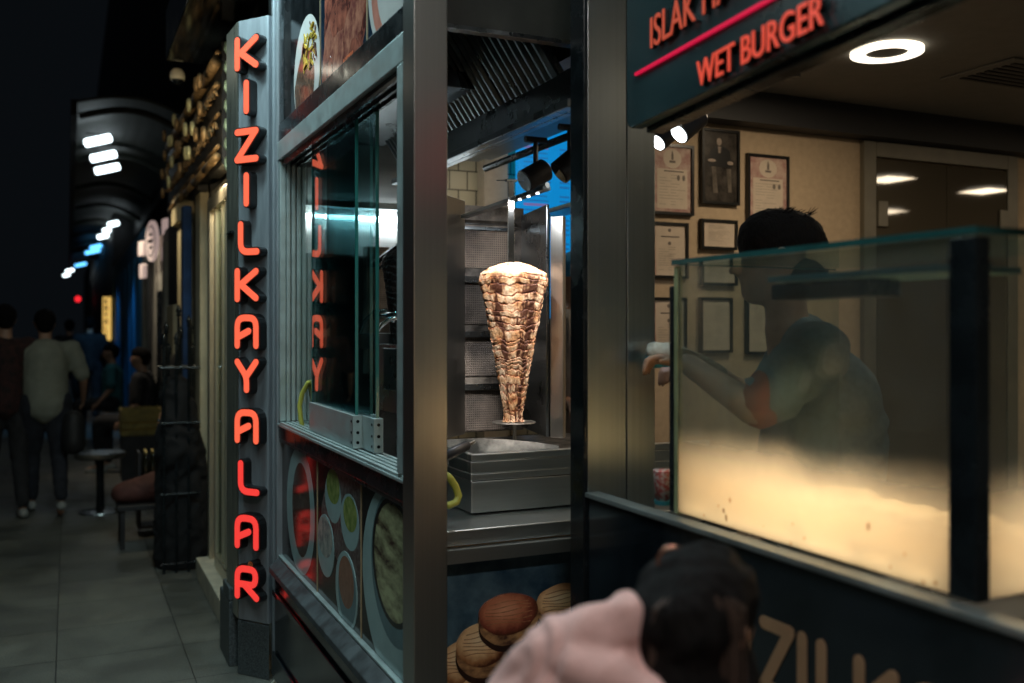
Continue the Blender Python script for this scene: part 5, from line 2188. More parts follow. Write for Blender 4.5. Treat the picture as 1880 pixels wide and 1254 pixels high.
def person(label, group=None, base=(0, 0), heading=0.0, h=1.72, pose='stand', top='dark_cloth', legs='denim', hair='hair_dk',
           shoe='shoe', vox=.018, lean=0.0, step=.25, build=1.0, skin='skin', seat=.46, arms=(0.1, 0.1), floor=0.0, headturn=0.0):
    """local frame: x right, y forward, z up; heading turns it about z"""
    s = h / 1.75
    t = thing('person', label, 'person', (base[0], base[1], floor), group)
    Rz = Matrix.Translation((base[0], base[1], floor)) @ Matrix.Rotation(heading, 4, 'Z')

    def P(x, y, z):
        return Rz @ Vector((x * s, y * s, z * s))
    sit = pose == 'sit'
    hz = seat / s + .10 if sit else .94
    L = lean
    pel = (0, 0, hz)

    def up(z, x=0, dy=0):
        q = (z - hz)
        return (x, q * math.sin(L) + dy, hz + q * math.cos(L)) if q > 0 else (x, dy, z)
    off = hz - .94
    chest = up(1.30 + off)
    neck = up(1.48 + off)
    head = up(1.60 + off, 0, .03)
    b = build
    legsL = []
    ank = []
    for sx, fw in ((-1, step), (1, -step)):
        hip = (sx * .095, 0, hz - .03)
        if sit:
            kn = (sx * .14, .44, hz - .02)
            an = (sx * .15, .42, .08)
        else:
            kn = (sx * .10, fw * .55 + .05, .50)
            an = (sx * .10, fw - (.10 if fw < 0 else 0), .09 + (.06 if fw < 0 and step > .15 else 0))
        ank.append(an)
        legsL.append((hip, kn, an))
    body = [(P(*pel), P(*up(1.15 + off)), .125 * s * b, .12 * s * b), (P(*up(1.15 + off)), P(*chest), .12 * s * b, .135 * s * b),
            (P(*chest), P(*neck), .10 * s, .055 * s), (P(*neck), P(*head), .052 * s, .06 * s)]
    hands = []
    shirt = [(P(*up(.93 + off)), P(*up(1.15 + off)), .150 * s * b, .148 * s * b), (P(*up(1.15 + off)), P(*up(1.32 + off)), .148 * s * b, .150 * s * b),
             (P(*up(1.32 + off)), P(*up(1.43 + off)), .13 * s, .075 * s)]
    for i, sx in enumerate((-1, 1)):
        sh = up(1.41 + off, sx * .175 * b)
        aw = arms[i]
        if isinstance(aw, (tuple, list)):
            el, wr = aw
        else:
            el = (sx * (.25 * b), sh[1] - .04 + aw * .3, 1.13 + off)
            wr = (sx * (.26 * b), sh[1] + .06 + aw, .90 + off + abs(aw) * .3)
        body += [(P(*sh), P(*el), .050 * s, .042 * s), (P(*el), P(*wr), .040 * s, .027 * s)]
        dvec = (P(*wr) - P(*el)).normalized()
        body += hand_caps(P(*wr), dvec, Rz.to_3x3() @ Vector((sx, 0, 0)), s, .6, 1)
        shirt += [(P(*up(1.38 + off, sx * .10 * b)), P(*sh), .085 * s, .075 * s), (P(*sh), P(*sh).lerp(P(*el), .85), .075 * s, .068 * s)]
    for hip, kn, an in legsL:
        body += [(P(*hip), P(*kn), .075 * s, .055 * s), (P(*kn), P(*an), .05 * s, .036 * s), (P(an[0], an[1], .05), P(an[0], an[1] + .14, .035), .034 * s, .03 * s)]
    ch = P(*head)
    Hm = Rz.to_3x3() @ Matrix.Rotation(headturn, 3, 'Z')

    def hp(x, y, z):
        return ch + Hm @ Vector((x * s, y * s, z * s))
    body += [(hp(0, -.02, .045), hp(0, .015, .03), .088 * s, .086 * s), (hp(0, .03, -.02), hp(0, .045, -.055), .062 * s, .045 * s),
             (hp(0, .10, .005), hp(0, .115, -.012), .010 * s, .013 * s), (hp(-.078, 0, .01), hp(-.084, -.004, .035), .010 * s, .012 * s),
             (hp(.078, 0, .01), hp(.084, -.004, .035), .010 * s, .012 * s), (hp(-.02, .092, -.038), hp(.02, .092, -.038), .008 * s, .008 * s)]
    blob('body', body, skin, t, vox, 4)
    blob('shirt', shirt, top, t, vox, 5, wrinkle=.006, wscale=7, wseed=base[0] * 3)
    tl = []
    for hip, kn, an in legsL:
        tl += [(P(*hip), P(*kn), .10 * s * b, .074 * s), (P(*kn), P(an[0], an[1], an[2] + .03), .070 * s, .054 * s)]
    tl += [(P(-.07, 0, hz), P(.07, 0, hz), .12 * s * b, .12 * s * b)]
    blob('trousers', tl, legs, t, vox, 4, wrinkle=.005, wscale=9, wseed=base[1])
    blob('hair', [(hp(0, -.035, .06), hp(0, .01, .075), .090 * s, .088 * s), (hp(0, -.05, .0), hp(0, -.045, .05), .066 * s, .085 * s)], hair, t, vox * .8, 3)
    for an in ank:
        q = an[2] - .05
        blob('shoe', [(P(an[0], an[1] - .05, q), P(an[0], an[1] + .13, q - .008), .042 * s, .036 * s)], shoe, t, vox * .8, 2)
    return t, P


HST = YAW  # people walking away down the street face +Y
m1 = pD(84, 940, 8.1)
mt, mP = person('man in pale T-shirt walking away past the small stool', None, (m1.x, m1.y), math.radians(4), 1.72, 'stand', 'pale_tee', 'denim', vox=.018, lean=.16, step=.20, build=1.22, arms=(.05, .14))
k = MB()
b0 = pD(135, 792, 8.0)
MBv = [(b0 + Vector((0, 0, .10)), b0 + Vector((0, 0, -.10)), .085, .10)]
hb = blob('shoulder_bag', MBv, 'bag', None, .02, 5)
tag(hb, 'black shoulder bag hanging at the hip of the man in pale T-shirt', 'bag')
person('person in dark red patterned shirt at the edge of the pavement', None, (pD(10, 900, 8.0).x, pD(10, 900, 8.0).y), math.radians(10), 1.75, 'stand', 'pattern_shirt', 'dark_cloth', vox=.02, step=.12)
w3 = pD(165, 770, 15.5)
person('person in black walking away far down the street, seen above the stool', 'dark walkers far down the street', (w3.x, w3.y), math.radians(-5), 1.75, 'stand', 'dark_cloth', 'dark_cloth', vox=.025, step=.2)
w3 = pD(128, 770, 16.5)
person('person in black far down the street just behind the pale T-shirt', 'dark walkers far down the street', (w3.x, w3.y), math.radians(8), 1.7, 'stand', 'dark_cloth', 'dark_cloth', vox=.025, step=.15)
w3 = pD(207, 740, 13.0)
person('person in teal shirt sitting outside the blue lit shop', None, (w3.x, w3.y), math.radians(80), 1.7, 'sit', 'teal_shirt', 'dark_cloth', vox=.022)
w3 = pD(262, 740, 10.5)
person('person in black sitting beside the yellow crate', None, (w3.x, w3.y), math.radians(70), 1.7, 'sit', 'dark_cloth', 'dark_cloth', vox=.022)
w3 = pD(366, 800, 7.6)
px_, pP = person('person in black with pale chest print standing behind the dark iron rack', None, (w3.x, w3.y), math.radians(150), 1.62, 'stand', 'dark_cloth', 'dark_cloth', vox=.02, step=.05)
k = MB()
c = pP(0, .168, 1.24)
mxc = Matrix.Translation(c) @ Matrix.Rotation(math.radians(150), 4, 'Z') @ Matrix.Rotation(math.radians(90), 4, 'X')
k.prism(ellipse(0, 0, .075, .065, 14, wob=.3, seed=3), -.012, .012, mxc)
k.build('shirt_print', mat('pale_print', (.5, .45, .42), .8, col2=(.15, .1, .1), scale=12), px_)

# ------------------------------------------------ worker behind the glass case, facing left
wk = thing('person', 'worker in grey T-shirt with orange cuffs wrapping food behind the glass case', 'person', (1.95, 2.3, .1))
hc = pD(1424, 478, 2.78)
fwd = (-R_ * .97 + F_ * .22).normalized()       # looks toward the left of the picture
sdw = fwd.cross(Vector((0, 0, 1))).normalized()   # the worker's right
U = Vector((0, 0, 1))


def wp(f, s_, u, o=hc):
    return o + fwd * f + sdw * s_ + U * u


near = -1 if sdw.dot(F_) > 0 else 1   # which side faces the camera
neckb = wp(-.035, 0, -.20)
chest = wp(-.13, 0, -.42)
belly = wp(-.13, 0, -.66)
pel = wp(-.14, 0, -.92)
nS = wp(-.10, near * .19, -.265)
fS = wp(-.08, -near * .17, -.265)
nE = pD(1385, 752, 2.52)
nW = pD(1262, 668, 2.60)
fE = pD(1392, 742, 3.0)
fW = pD(1285, 668, 2.86)
wb = [(wp(-.03, 0, .03), wp(.005, 0, .02), .094, .092), (wp(.03, 0, -.04), wp(.055, 0, -.085), .066, .046),
      (wp(.105, 0, -.005), wp(.122, 0, -.028), .010, .014), (wp(.095, -.02, -.058), wp(.095, .02, -.058), .009, .009),
      (wp(-.01, near * .086, -.01), wp(-.016, near * .092, .02), .011, .013), (wp(-.01, -near * .086, -.01), wp(-.016, -near * .092, .02), .011, .013),
      (wp(-.02, 0, -.06), neckb, .058, .062), (neckb, chest, .07, .14), (chest, belly, .145, .155), (belly, pel, .155, .15),
      (wp(-.08, -.08, -.25), nS, .05, .055), (wp(-.08, .08, -.25), fS, .05, .055),
      (nS, nE, .055, .045), (nE, nW, .045, .030), (fS, fE, .052, .043), (fE, fW, .043, .028)]
for sgn in (-1, 1):
    hip, kne, ank_ = wp(-.14, sgn * .10, -.95), wp(-.10, sgn * .11, -1.38), wp(-.14, sgn * .11, hc.z * 0 - 1.72)
    ank_.z = .19
    wb += [(hip, kne, .085, .062), (kne, ank_, .058, .04), (ank_ + Vector((0, 0, -.04)), ank_ + fwd * .15 + Vector((0, 0, -.055)), .04, .032)]
wb += hand_caps(nW, (pD(1220, 660, 2.62) - nW), U + F_ * .3, 1.0, .9, -1)
wb += hand_caps(fW, (pD(1235, 672, 2.84) - fW), U - F_ * .2, 1.0, .9, 1)
blob('body', wb, 'skin', wk, .009, 4)
sh = [(wp(-.07, 0, -.235), chest, .085, .165), (chest, belly, .172, .178), (belly, wp(-.14, 0, -.98), .178, .172),
      (wp(-.09, -.08, -.26), nS if near < 0 else fS, .075, .085), (wp(-.09, .08, -.26), nS if near > 0 else fS, .075, .085),
      (nS, nS.lerp(nE, .72), .085, .078), (fS, fS.lerp(fE, .72), .080, .074)]
blob('shirt', sh, 'tee_grey', wk, .010, 4, wrinkle=.012, wscale=6.5, wseed=1.3)
for S_, E_ in ((nS, nE), (fS, fE)):
    blob('cuff', [(S_.lerp(E_, .70), S_.lerp(E_, .90), .072, .066)], 'orange', wk, .008, 3, wrinkle=.004, wscale=14)
blob('trousers', [(wp(-.14, -.05, -.98), wp(-.14, .05, -.98), .15, .15)] + [(wp(-.14, g_ * .10, -.98), wp(-.10, g_ * .11, -1.38), .105, .08) for g_ in (-1, 1)] +
     [(wp(-.10, g_ * .11, -1.38), Vector((wp(-.14, g_ * .11, 0).x, wp(-.14, g_ * .11, 0).y, .22)), .08, .06) for g_ in (-1, 1)], 'dark_cloth', wk, .014, 4, wrinkle=.005)
hcaps = [(wp(-.045, 0, .045), wp(.015, 0, .055), .100, .098), (wp(-.075, 0, -.02), wp(-.06, 0, .03), .075, .09)]
hr = blob('hair', hcaps, 'hair_dk', wk, .008, 4, wrinkle=.003, wscale=30)
rs_ = random.Random(4)
k = MB()
for i in range(90):
    a, e = rs_.uniform(0, 6.28), rs_.uniform(.3, 1.5)
    d = Vector((math.cos(a) * math.cos(e), math.sin(a) * math.cos(e), math.sin(e)))
    p = wp(-.02, 0, .05) + d * .098
    k.tube([p, p + d * rs_.uniform(.004, .010) - fwd * rs_.uniform(.004, .018)], [.0016, .0004], 4)
for i in range(9):
    p = wp(-.085, rs_.uniform(-.03, .03), .125)
    k.tube([p, p - fwd * rs_.uniform(.01, .035) + U * rs_.uniform(.005, .03)], [.002, .0004], 4)
k.build('hair_fringe', 'hair_dk', hr)
M['shoe_dk'] = mat('dark_shoe', (.02, .02, .02), .6)
for g_ in (-1, 1):
    q = wp(-.14, g_ * .11, 0)
    q.z = .145
    blob('shoe', [(q - fwd * .04, q + fwd * .16, .045, .04)], 'shoe_dk', wk, .012, 2)
# folded blue and white wrap held in the hands
fw_ = pD(1222, 653, 2.66)
k = MB()
M['wrap_blue'] = mat('blue_paper', (.06, .42, .62), .6, var=.15, scale=20)
M['wrap_white'] = mat('white_paper', (.62, .60, .52), .7, var=.08, scale=30)
blob_w = blob('food_wrap', [(fw_ + R_ * -.03 + U * .012, fw_ + R_ * .03 + U * .014, .026, .020)], 'wrap_white', None, .006, 2, wrinkle=.006, wscale=30)
tag(blob_w, 'white paper food wrap with a blue side in the worker\'s hands', 'food wrap')
blob('blue_side', [(fw_ + R_ * -.03 - U * .010, fw_ + R_ * .025 - U * .010, .024, .020)], 'wrap_blue', blob_w, .006, 2, wrinkle=.004, wscale=30)
cl = pD(1290, 655, 2.74)
k = MB()
nx, ny = 26, 14
vs, fs = [], []
for i in range(nx):
    for j in range(ny):
        u, v = i / (nx - 1), j / (ny - 1)
        p = pD(1250 + 85 * u, 640 + 40 * u + 30 * v, 2.70 + .08 * v) + U * (.010 * math.sin(v * 14 + u * 3) + .006 * noise.noise((u * 5, v * 7, 1)))
        vs.append(p)
for i in range(nx - 1):
    for j in range(ny - 1):
        q = i * ny + j
        fs.append((q, q + 1, q + ny + 1, q + ny))
k.add(vs, fs)
clo = k.build('striped_cloth', mat('striped_towel', (.50, .47, .36), .9, col2=(.20, .19, .15), scale=9, stretch=(1, 1, 14)), None, smooth=True)
clo.modifiers.new('solid', 'SOLIDIFY').thickness = .004
tag(clo, 'pale striped folded cloth lying over the worker\'s forearm', 'cloth')

# ------------------------------------------------ cook behind the grill, mostly hidden
ck = thing('person', 'cook in white uniform with red hem half hidden behind grill edge and post', 'person', (2.1, 3.85, .1))
hc2 = pD(1058, 520, 4.35)
up_ = Vector((0, 0, 1))


def cp(r_, f_, u_):
    return hc2 + R_ * r_ + F_ * f_ + up_ * u_


cb = [(cp(0, 0, .02), cp(-.01, 0, -.02), .092, .075), (cp(0, 0, -.05), cp(0, .02, -.18), .055, .06), (cp(0, .02, -.2), cp(0, .02, -.5), .12, .15),
      (cp(0, .02, -.5), cp(0, .02, -.85), .15, .14), (cp(-.095, -.02, -.01), cp(-.098, -.02, .02), .01, .012),
      (cp(.12, .02, -.26), cp(.2, -.02, -.5), .05, .04), (cp(.2, -.02, -.5), cp(.15, -.25, -.55), .04, .028),
      (cp(-.11, .02, -.28), cp(-.13, .02, -.5), .05, .04), (cp(-.13, .02, -.5), cp(-.02, -.2, -.55), .04, .028)]
cb += hand_caps(cp(.15, -.25, -.55), -F_, up_, 1, .6, 1) + hand_caps(cp(-.02, -.2, -.55), -F_, up_, 1, .6, -1)
for sgn in (-1, 1):
    cb += [(cp(sgn * .09, .02, -.85), cp(sgn * .1, .02, -1.25), .08, .06), (cp(sgn * .1, .02, -1.25), Vector((cp(sgn * .1, .02, 0).x, cp(sgn * .1, .02, 0).y, .18)), .055, .04)]
blob('body', cb, 'skin', ck, .013, 3)
blob('uniform', [(cp(0, .02, -.22), cp(0, .02, -.52), .135, .165), (cp(0, .02, -.52), cp(0, .02, -.92), .165, .165), (cp(-.08, .02, -.25), cp(-.13, .02, -.29), .08, .075), (cp(.08, .02, -.25), cp(.13, .02, -.29), .08, .075),
                 (cp(-.12, .02, -.28), cp(-.135, .02, -.45), .072, .062), (cp(.12, .02, -.28), cp(.18, 0, -.44), .072, .062)], 'white_uniform', ck, .013, 4, wrinkle=.008, wscale=8)
blob('collar', [(cp(-.05, 0, -.165), cp(-.10, -.02, -.20), .016, .014), (cp(-.05, -.06, -.17), cp(.03, -.07, -.20), .014, .014)], 'red_trim', ck, .008, 2)
blob('sleeve_hem', [(cp(-.138, .02, -.455), cp(-.14, .02, -.475), .064, .066)], 'red_trim', ck, .009, 2)
blob('blue_cap', [(cp(0, 0, .05), cp(0, .01, .07), .096, .085)], mat('blue_cap_cloth', (.02, .25, .5), .7), ck, .01, 3)
blob('apron', [(cp(-.02, -.03, -.6), cp(-.02, -.03, -.95), .15, .16)], 'white_uniform', ck, .013, 4, wrinkle=.006, wscale=8)

# ------------------------------------------------ child in the foreground in a pale pink hooded jacket
kd = thing('person', 'dark haired child in pale pink hooded jacket standing at the black counter', 'person', (.80, 1.15, 0))
hk = pD(1292, 1132, 1.42)
kf = (R_ * .75 + F_ * .66).normalized()
ks = kf.cross(U).normalized()


def kp(f, s_, u):
    return hk + kf * f + ks * s_ + U * u


kb = [(kp(-.02, 0, .0), kp(.01, 0, 0), .073, .072), (kp(.03, 0, -.05), kp(.04, 0, -.07), .05, .036), (kp(.078, 0, -.01), kp(.086, 0, -.022), .007, .01),
      (kp(0, .07, -.02), kp(-.004, .074, 0), .008, .01), (kp(0, -.07, -.02), kp(-.004, -.074, 0), .008, .01), (kp(.065, -.015, -.05), kp(.065, .015, -.05), .007, .007),
      (kp(-.03, 0, -.05), kp(-.05, 0, -.15), .042, .045), (kp(-.06, 0, -.19), kp(-.06, 0, -.38), .09, .10), (kp(-.06, 0, -.38), kp(-.06, 0, -.55), .10, .11)]
for sgn in (-1, 1):
    s0 = kp(-.06, sgn * .12, -.19)
    e0 = kp(-.02, sgn * .17, -.38)
    w0 = kp(.12, sgn * .12, -.34)
    kb += [(kp(-.05, sgn * .04, -.17), s0, .04, .042), (s0, e0, .038, .032), (e0, w0, .03, .022)]
    kb += hand_caps(w0, kf, U, .75, .7, sgn)
    kb += [(kp(-.06, sgn * .065, -.55), kp(-.04, sgn * .07, -.80), .065, .045), (kp(-.04, sgn * .07, -.80), Vector((kp(-.06, sgn * .07, 0).x, kp(-.06, sgn * .07, 0).y, .08)), .042, .03)]
blob('body', kb, 'skin', kd, .010, 3)
jk = [(kp(-.065, 0, -.17), kp(-.065, 0, -.40), .115, .135), (kp(-.065, 0, -.40), kp(-.065, 0, -.60), .135, .14)]
for sgn in (-1, 1):
    s0 = kp(-.06, sgn * .125, -.20)
    e0 = kp(-.02, sgn * .175, -.39)
    w0 = kp(.10, sgn * .13, -.345)
    jk += [(kp(-.06, sgn * .05, -.17), s0, .075, .07), (s0, e0, .066, .058), (e0, w0, .056, .044)]
blob('jacket', jk, 'pink_hoodie', kd, .009, 4, wrinkle=.010, wscale=10, wseed=2)
# hood lying on the back: the pale folded mass left of the hair
h_ = [(pD(1145, 1118, 1.36), pD(1165, 1195, 1.38), .024, .040), (pD(1150, 1130, 1.36), pD(1092, 1160, 1.36), .028, .042), (pD(1092, 1160, 1.36), pD(1035, 1180, 1.36), .042, .040),
      (pD(1035, 1180, 1.36), pD(985, 1235, 1.37), .042, .045), (pD(985, 1235, 1.37), pD(960, 1300, 1.38), .045, .06),
      (pD(1060, 1225, 1.33), pD(1165, 1262, 1.33), .038, .034), (pD(1040, 1280, 1.36), pD(1170, 1300, 1.36), .07, .08),
      (pD(1162, 1150, 1.40), pD(1176, 1262, 1.40), .026, .034)]
blob('hood', h_, 'pink_hoodie', kd, .007, 3, wrinkle=.010, wscale=11, wseed=4)
blob('trousers', [(kp(-.06, -.04, -.60), kp(-.06, .04, -.60), .115, .115)] + [(kp(-.06, g_ * .065, -.6), kp(-.04, g_ * .07, -.8), .08, .06) for g_ in (-1, 1)] +
     [(kp(-.04, g_ * .07, -.8), Vector((kp(-.06, g_ * .07, 0).x, kp(-.06, g_ * .07, 0).y, .12)), .06, .05) for g_ in (-1, 1)], 'denim', kd, .012, 3)
for g_ in (-1, 1):
    q = kp(-.06, g_ * .07, 0)
    q.z = .045
    blob('shoe', [(q - kf * .03, q + kf * .11, .04, .034)], 'shoe', kd, .012, 2)
hh = [(kp(-.03, 0, .02), kp(.0, 0, .03), .086, .082), (kp(-.05, 0, -.03), kp(-.05, 0, .0), .074, .085), (pD(1222, 1055, 1.42), pD(1250, 1090, 1.42), .030, .055),
      (kp(-.06, 0, -.06), kp(-.07, 0, -.17), .074, .062), (pD(1215, 1150, 1.40), pD(1225, 1262, 1.39), .045, .05), (pD(1330, 1180, 1.41), pD(1340, 1262, 1.40), .035, .045), (pD(1270, 1160, 1.39), pD(1275, 1280, 1.38), .06, .07)]
hr2 = blob('hair', hh, 'hair', kd, .007, 3, wrinkle=.006, wscale=14)
M['strand'] = mat('brown_hair_strand', (.07, .045, .035), .4)
k = MB()
for i in range(70):
    a = rs_.uniform(-.9, 1.0)
    p0_ = pD(1278 + 60 * a, 1062 + 30 * abs(a), 1.345)
    p1_ = pD(1278 + 92 * a, 1120 + rs_.uniform(-10, 30), 1.325)
    p2_ = pD(1278 + 98 * a + rs_.uniform(-8, 8), 1290, 1.33)
    k.tube([p0_, p0_.lerp(p1_, .5) - F_ * .006, p1_, p1_.lerp(p2_, .5), p2_], [.0006, .0016, .0018, .0016, .001], 5)
k.build('strands', 'strand', hr2)
# hair clasp ring with glinting bead
k = MB()
cc = pD(1236, 1032, 1.39)
rg = [cc + R_ * (.022 * math.cos(a)) + U * (.022 * math.sin(a)) for a in [math.radians(70 + 200 * q / 12) for q in range(13)]]
k.tube(rg, .0026, 8)
cl2 = k.build('hair_clasp', mat('rose_gold_clasp', (.55, .26, .18), .25, .8), hr2, smooth=True)
k = MB()
k.lathe([(.002, -.007), (.007, -.004), (.009, 0), (.007, .004), (.002, .007)], pD(1240, 1049, 1.375), 14)
k.build('bead', mat('pearl_bead', (.75, .72, .70), .2, coat=.5), cl2, smooth=True)

# ======================================================= STREET ON THE LEFT
# cheek wall above doorway: ornate gilt shop sign
og = thing('ornate_shop_canopy', 'carved gilt and brown shop canopy above the neighbouring doorways', 'canopy', (.7, 6.3, 2.4))
k = MB()
k.box(.775, .90, 5.06, 5.30, 2.42, 3.05)
k.box(.76, .774, 5.10, 5.22, 2.42, 3.05)
k.build('pale_edge', 'gilt_pale', og, bevel=.01)
ro = random.Random(9)
for i in range(5):
    yy = 5.5 + i * .55
    k = MB()
    zt_i = 2.46 + .05 * (i % 2)
    k.box(.775, .84, yy, yy + .545, zt_i, 3.14 - .03 * i)
    k.build('backing', 'shop_dark', og)
    k = MB()
    for q, (z, r_) in enumerate(((2.50, .022), (2.56, .012), (2.74, .010), (2.90, .018), (3.02, .030), (3.08, .014))):
        k.tube([(.765 - r_ * .8, yy, z), (.765 - r_ * .8, yy + .52, z)], r_, 10)
    k.build('moulding', 'gilt', og, smooth=True)
    k = MB()
    for q in range(16):
        c = Vector((.748, yy + .03 + (q % 8) * .065, 2.64 + .19 * (q // 8) + .03 * ro.random()))
        s_ = ro.uniform(.6, 1.1) * (1 if q % 2 else -1)
        k.tube([c + Vector((-.004 * a, s_ * .030 * (1 - a / 12) * math.cos(a * .7), .045 * (1 - a / 12) * math.sin(a * .7))) for a in range(10)], [.010 - .0006 * a for a in range(10)], 6)
    k.build('carved_leaves', 'gilt', og, smooth=True)
    k = MB()
    for q in range(5):
        c = Vector((.685 - .012 * (q % 2), yy + .06 + q * .09, 2.62 + .45 * ((q * 37 + i * 13) % 10) / 10))
        pts = [c + Vector((0, .045 * (1 - a / 14) * math.cos(a * .62), .055 * (1 - a / 14) * math.sin(a * .62))) for a in range(13)]
        MB().tube(pts, .012, 7).build('scroll', 'gilt_pale' if i % 2 else 'gilt', og, smooth=True)
k = MB()
for q in range(7):
    z = 2.36 + q * .1
    k.tube([(.752, 5.10, z), (.740, 5.12, z + .03), (.75, 5.16, z + .075)], .012, 7)
k.build('edge_scroll', 'gilt_pale', og, smooth=True)

# soffit box with reflecting underside and camera
sb = thing('awning_box', 'dark glossy awning box jutting out above the sign', 'awning', (.75, 5.4, 3.2))
k = MB()
k.box(.545, 1.1, 4.55, 6.25, 3.20, 3.5)
k.build('box_body', 'blk_gloss', sb, bevel=.006)
k = MB()
k.box(.52, .60, 4.5, 4.56, 3.24, 3.42)
k.build('end_lamp', emis('green_lamp', (.6, 1.0, .7), .4), sb)
cc_ = thing('security_camera', 'white dome security camera hanging under the awning box', 'camera', (.60, 6.1, 3.1))
cq = pD(326, 138, 6.15)
k = MB()
k.tube([(cq.x, cq.y, 3.199), (cq.x, cq.y, 3.17), (cq.x - .004, cq.y, cq.z + .04)], [.022, .012, .012], 12)
k.build('bracket', mat('camera_white', (.75, .72, .62), .4), cc_, smooth=True)
k = MB()
k.lathe([(.045, -.03), (.048, -.01), (.044, .018), (.030, .038), (.010, .045)], cq, 24)
k.build('housing', bpy.data.materials['camera_white'], cc_, smooth=True)
k = MB()
k.lathe([(.006, -.060), (.028, -.050), (.040, -.0305)], cq, 24)
k.build('dome', 'blk_gloss', cc_, smooth=True)

# shop fronts: one building per stretch
def front(name, label, y0, y1, m, h=3.4, x=.80, depth=3.0, parts=None):
    t = thing(name, label, 'shop front', (x + .5, (y0 + y1) / 2, 0), 'shop fronts along the street')
    MB().box(x, x + depth, y0, y1, 0, h).build('wall', m, t)
    for nm, mm, (a, b_, c, d, e, f_) in (parts or []):
        MB().box(a, b_, c, d, e, f_).build(nm, mm, t, bevel=.006)
    return t


front('shop_front', 'dark shop front with cream pilasters beyond the gilt canopy', 6.65, 9.6, 'shop_dark', 3.2, .86, 3.0, [
    ('pilaster', 'shop_cream', (.80, .858, 6.70, 6.95, .1, 2.5)),
    ('pilaster', 'shop_cream', (.78, .858, 7.55, 7.95, 0.1, 2.9)),
    ('capital', 'shop_cream', (.74, .858, 7.50, 8.0, 2.35, 2.55)),
    ('shutter', 'shop_cream', (.80, .858, 8.5, 9.1, .2, 1.75)),
    ('blue_banner', mat('blue_banner', (.01, .04, .12), .8, var=.3), (.72, .78, 6.98, 7.1, .5, 2.4)),
])
front('shop_front', 'pale old white shop front below the round sign', 9.8, 13.4, 'shop_white', 2.55, .90, 3.0, [
    ('pilaster', 'shop_white', (.86, .898, 10.0, 10.25, .1, 2.4)),
    ('pilaster', 'shop_white', (.86, .898, 12.9, 13.2, .1, 2.4)),
    ('door', 'blk', (.88, .898, 10.5, 11.2, .1, 1.95)),
    ('drain_pipe', 'shop_dark', (.84, .88, 11.7, 11.78, .1, 2.5)),
])
front('shop_front', 'blue lit shop front with striped cladding', 13.7, 24.0, 'shop_blue', 2.9, .92, 3.0, [
    ('stripe', 'shop_blue2', (.90, .918, 14.2 + q * 1.3, 14.5 + q * 1.3, .1, 2.6)) for q in range(7)])
front('shop_front', 'unlit dark buildings at the far end of the street', 24.3, 70.0, 'shop_dark', 5.0, .95, 5.0)
bk = thing('building', 'tall dark building above the shop fronts', 'building', (3, 20, 0))
MB().box(1.4, 6, 10, 70, 3.7, 14).build('wall', 'shop_dark', bk)
# the kiosk's own building behind and above
bo_ = thing('building', 'dark building over the kiosks', 'building', (3, 3, 0))
MB().box(.99, 9.0, 5.06, 6.64, 3.62, 9).build('wall', 'shop_dark', bo_)
MB().box(.99, 9.7, -2.2, 5.055, 3.62, 9).build('wall', 'shop_dark', bo_)

# round sign
rs = thing('round_sign', 'round white sign with dark letters above the pale shop front', 'shop sign', (.86, 11.6, 2.5))
cS = pX(280, 447, .84)
k = MB()
mxr = frame((.80, cS.y - .3, cS.z), (.2, -.98, 0), (0, 0, 1))
k.prism(ellipse(0, 0, .21, .22, 36), -.03, 0, mxr)
M['sign_glow'] = mat('white_sign_face', (.6, .52, .48), .5, emit=(1, .72, .66), estr=.32)
k.build('disc', 'sign_glow', rs, bevel=.004)
k = MB()
k.prism(ribbon([(.16 * math.cos(a), .16 * math.sin(a)) for a in [2 * math.pi * q / 24 for q in range(25)]], .006, 3), .0005, .004, mxr)
k.prism(ribbon([(-.05, .07), (.05, .07)], .012), .0005, .004, mxr)
k.prism(ribbon([(-.08, .0), (.08, .0)], .016), .0045, .006, mxr)
k.prism(ribbon([(-.03, -.07), (.05, -.07)], .012), .0005, .004, mxr)
k.build('dark_marks', 'blk', rs)
for q, (dy, dz, w_) in enumerate(((-.45, .12, .10), (-.45, -.16, .10), (.42, -.05, .11), (.40, -.30, .08), (-.78, .16, .07))):
    k = MB()
    k.prism(rrect(-w_ + dy * -1, w_ + dy * -1, dz - .08, dz + .08, .03), -.05, -.01, mxr)
    k.build('letter_block', 'sign_glow', rs)

# yellow vertical lightbox sign
yl = thing('yellow_vertical_sign', 'narrow glowing yellow upright sign far down the street', 'shop sign', (.75, 22.5, 1.3))
c = pD(195, 585, 21.3)
mxy = frame((c.x, c.y, c.z), R_, (0, 0, 1))
k = MB()
k.prism([(-.08, -.48), (.08, -.48), (.08, .48), (-.08, .48)], -.08, 0, mxy)
k.build('light_box', emis('yellow_sign', (1.0, .62, .16), .80), yl, bevel=.01)
k = MB()
for i, ch in enumerate('KAYALI'):
    glyph(k, ch, -.035, .33 - i * .15, .07, .10, .012, .001, .006, mxy)
k.build('dark_lettering', 'ink_orange', yl)
k = MB()
c2_ = pD(143, 549, 40)
k.lathe([(.01, -.12), (.09, -.07), (.11, 0), (.09, .07), (.01, .12)], c2_, 16)
tag(k.build('red_signal_lamp', emis('red_lamp', (1, .02, .03), 1.6), None, smooth=True), 'small round red lamp at the far end of the street', 'lamp')

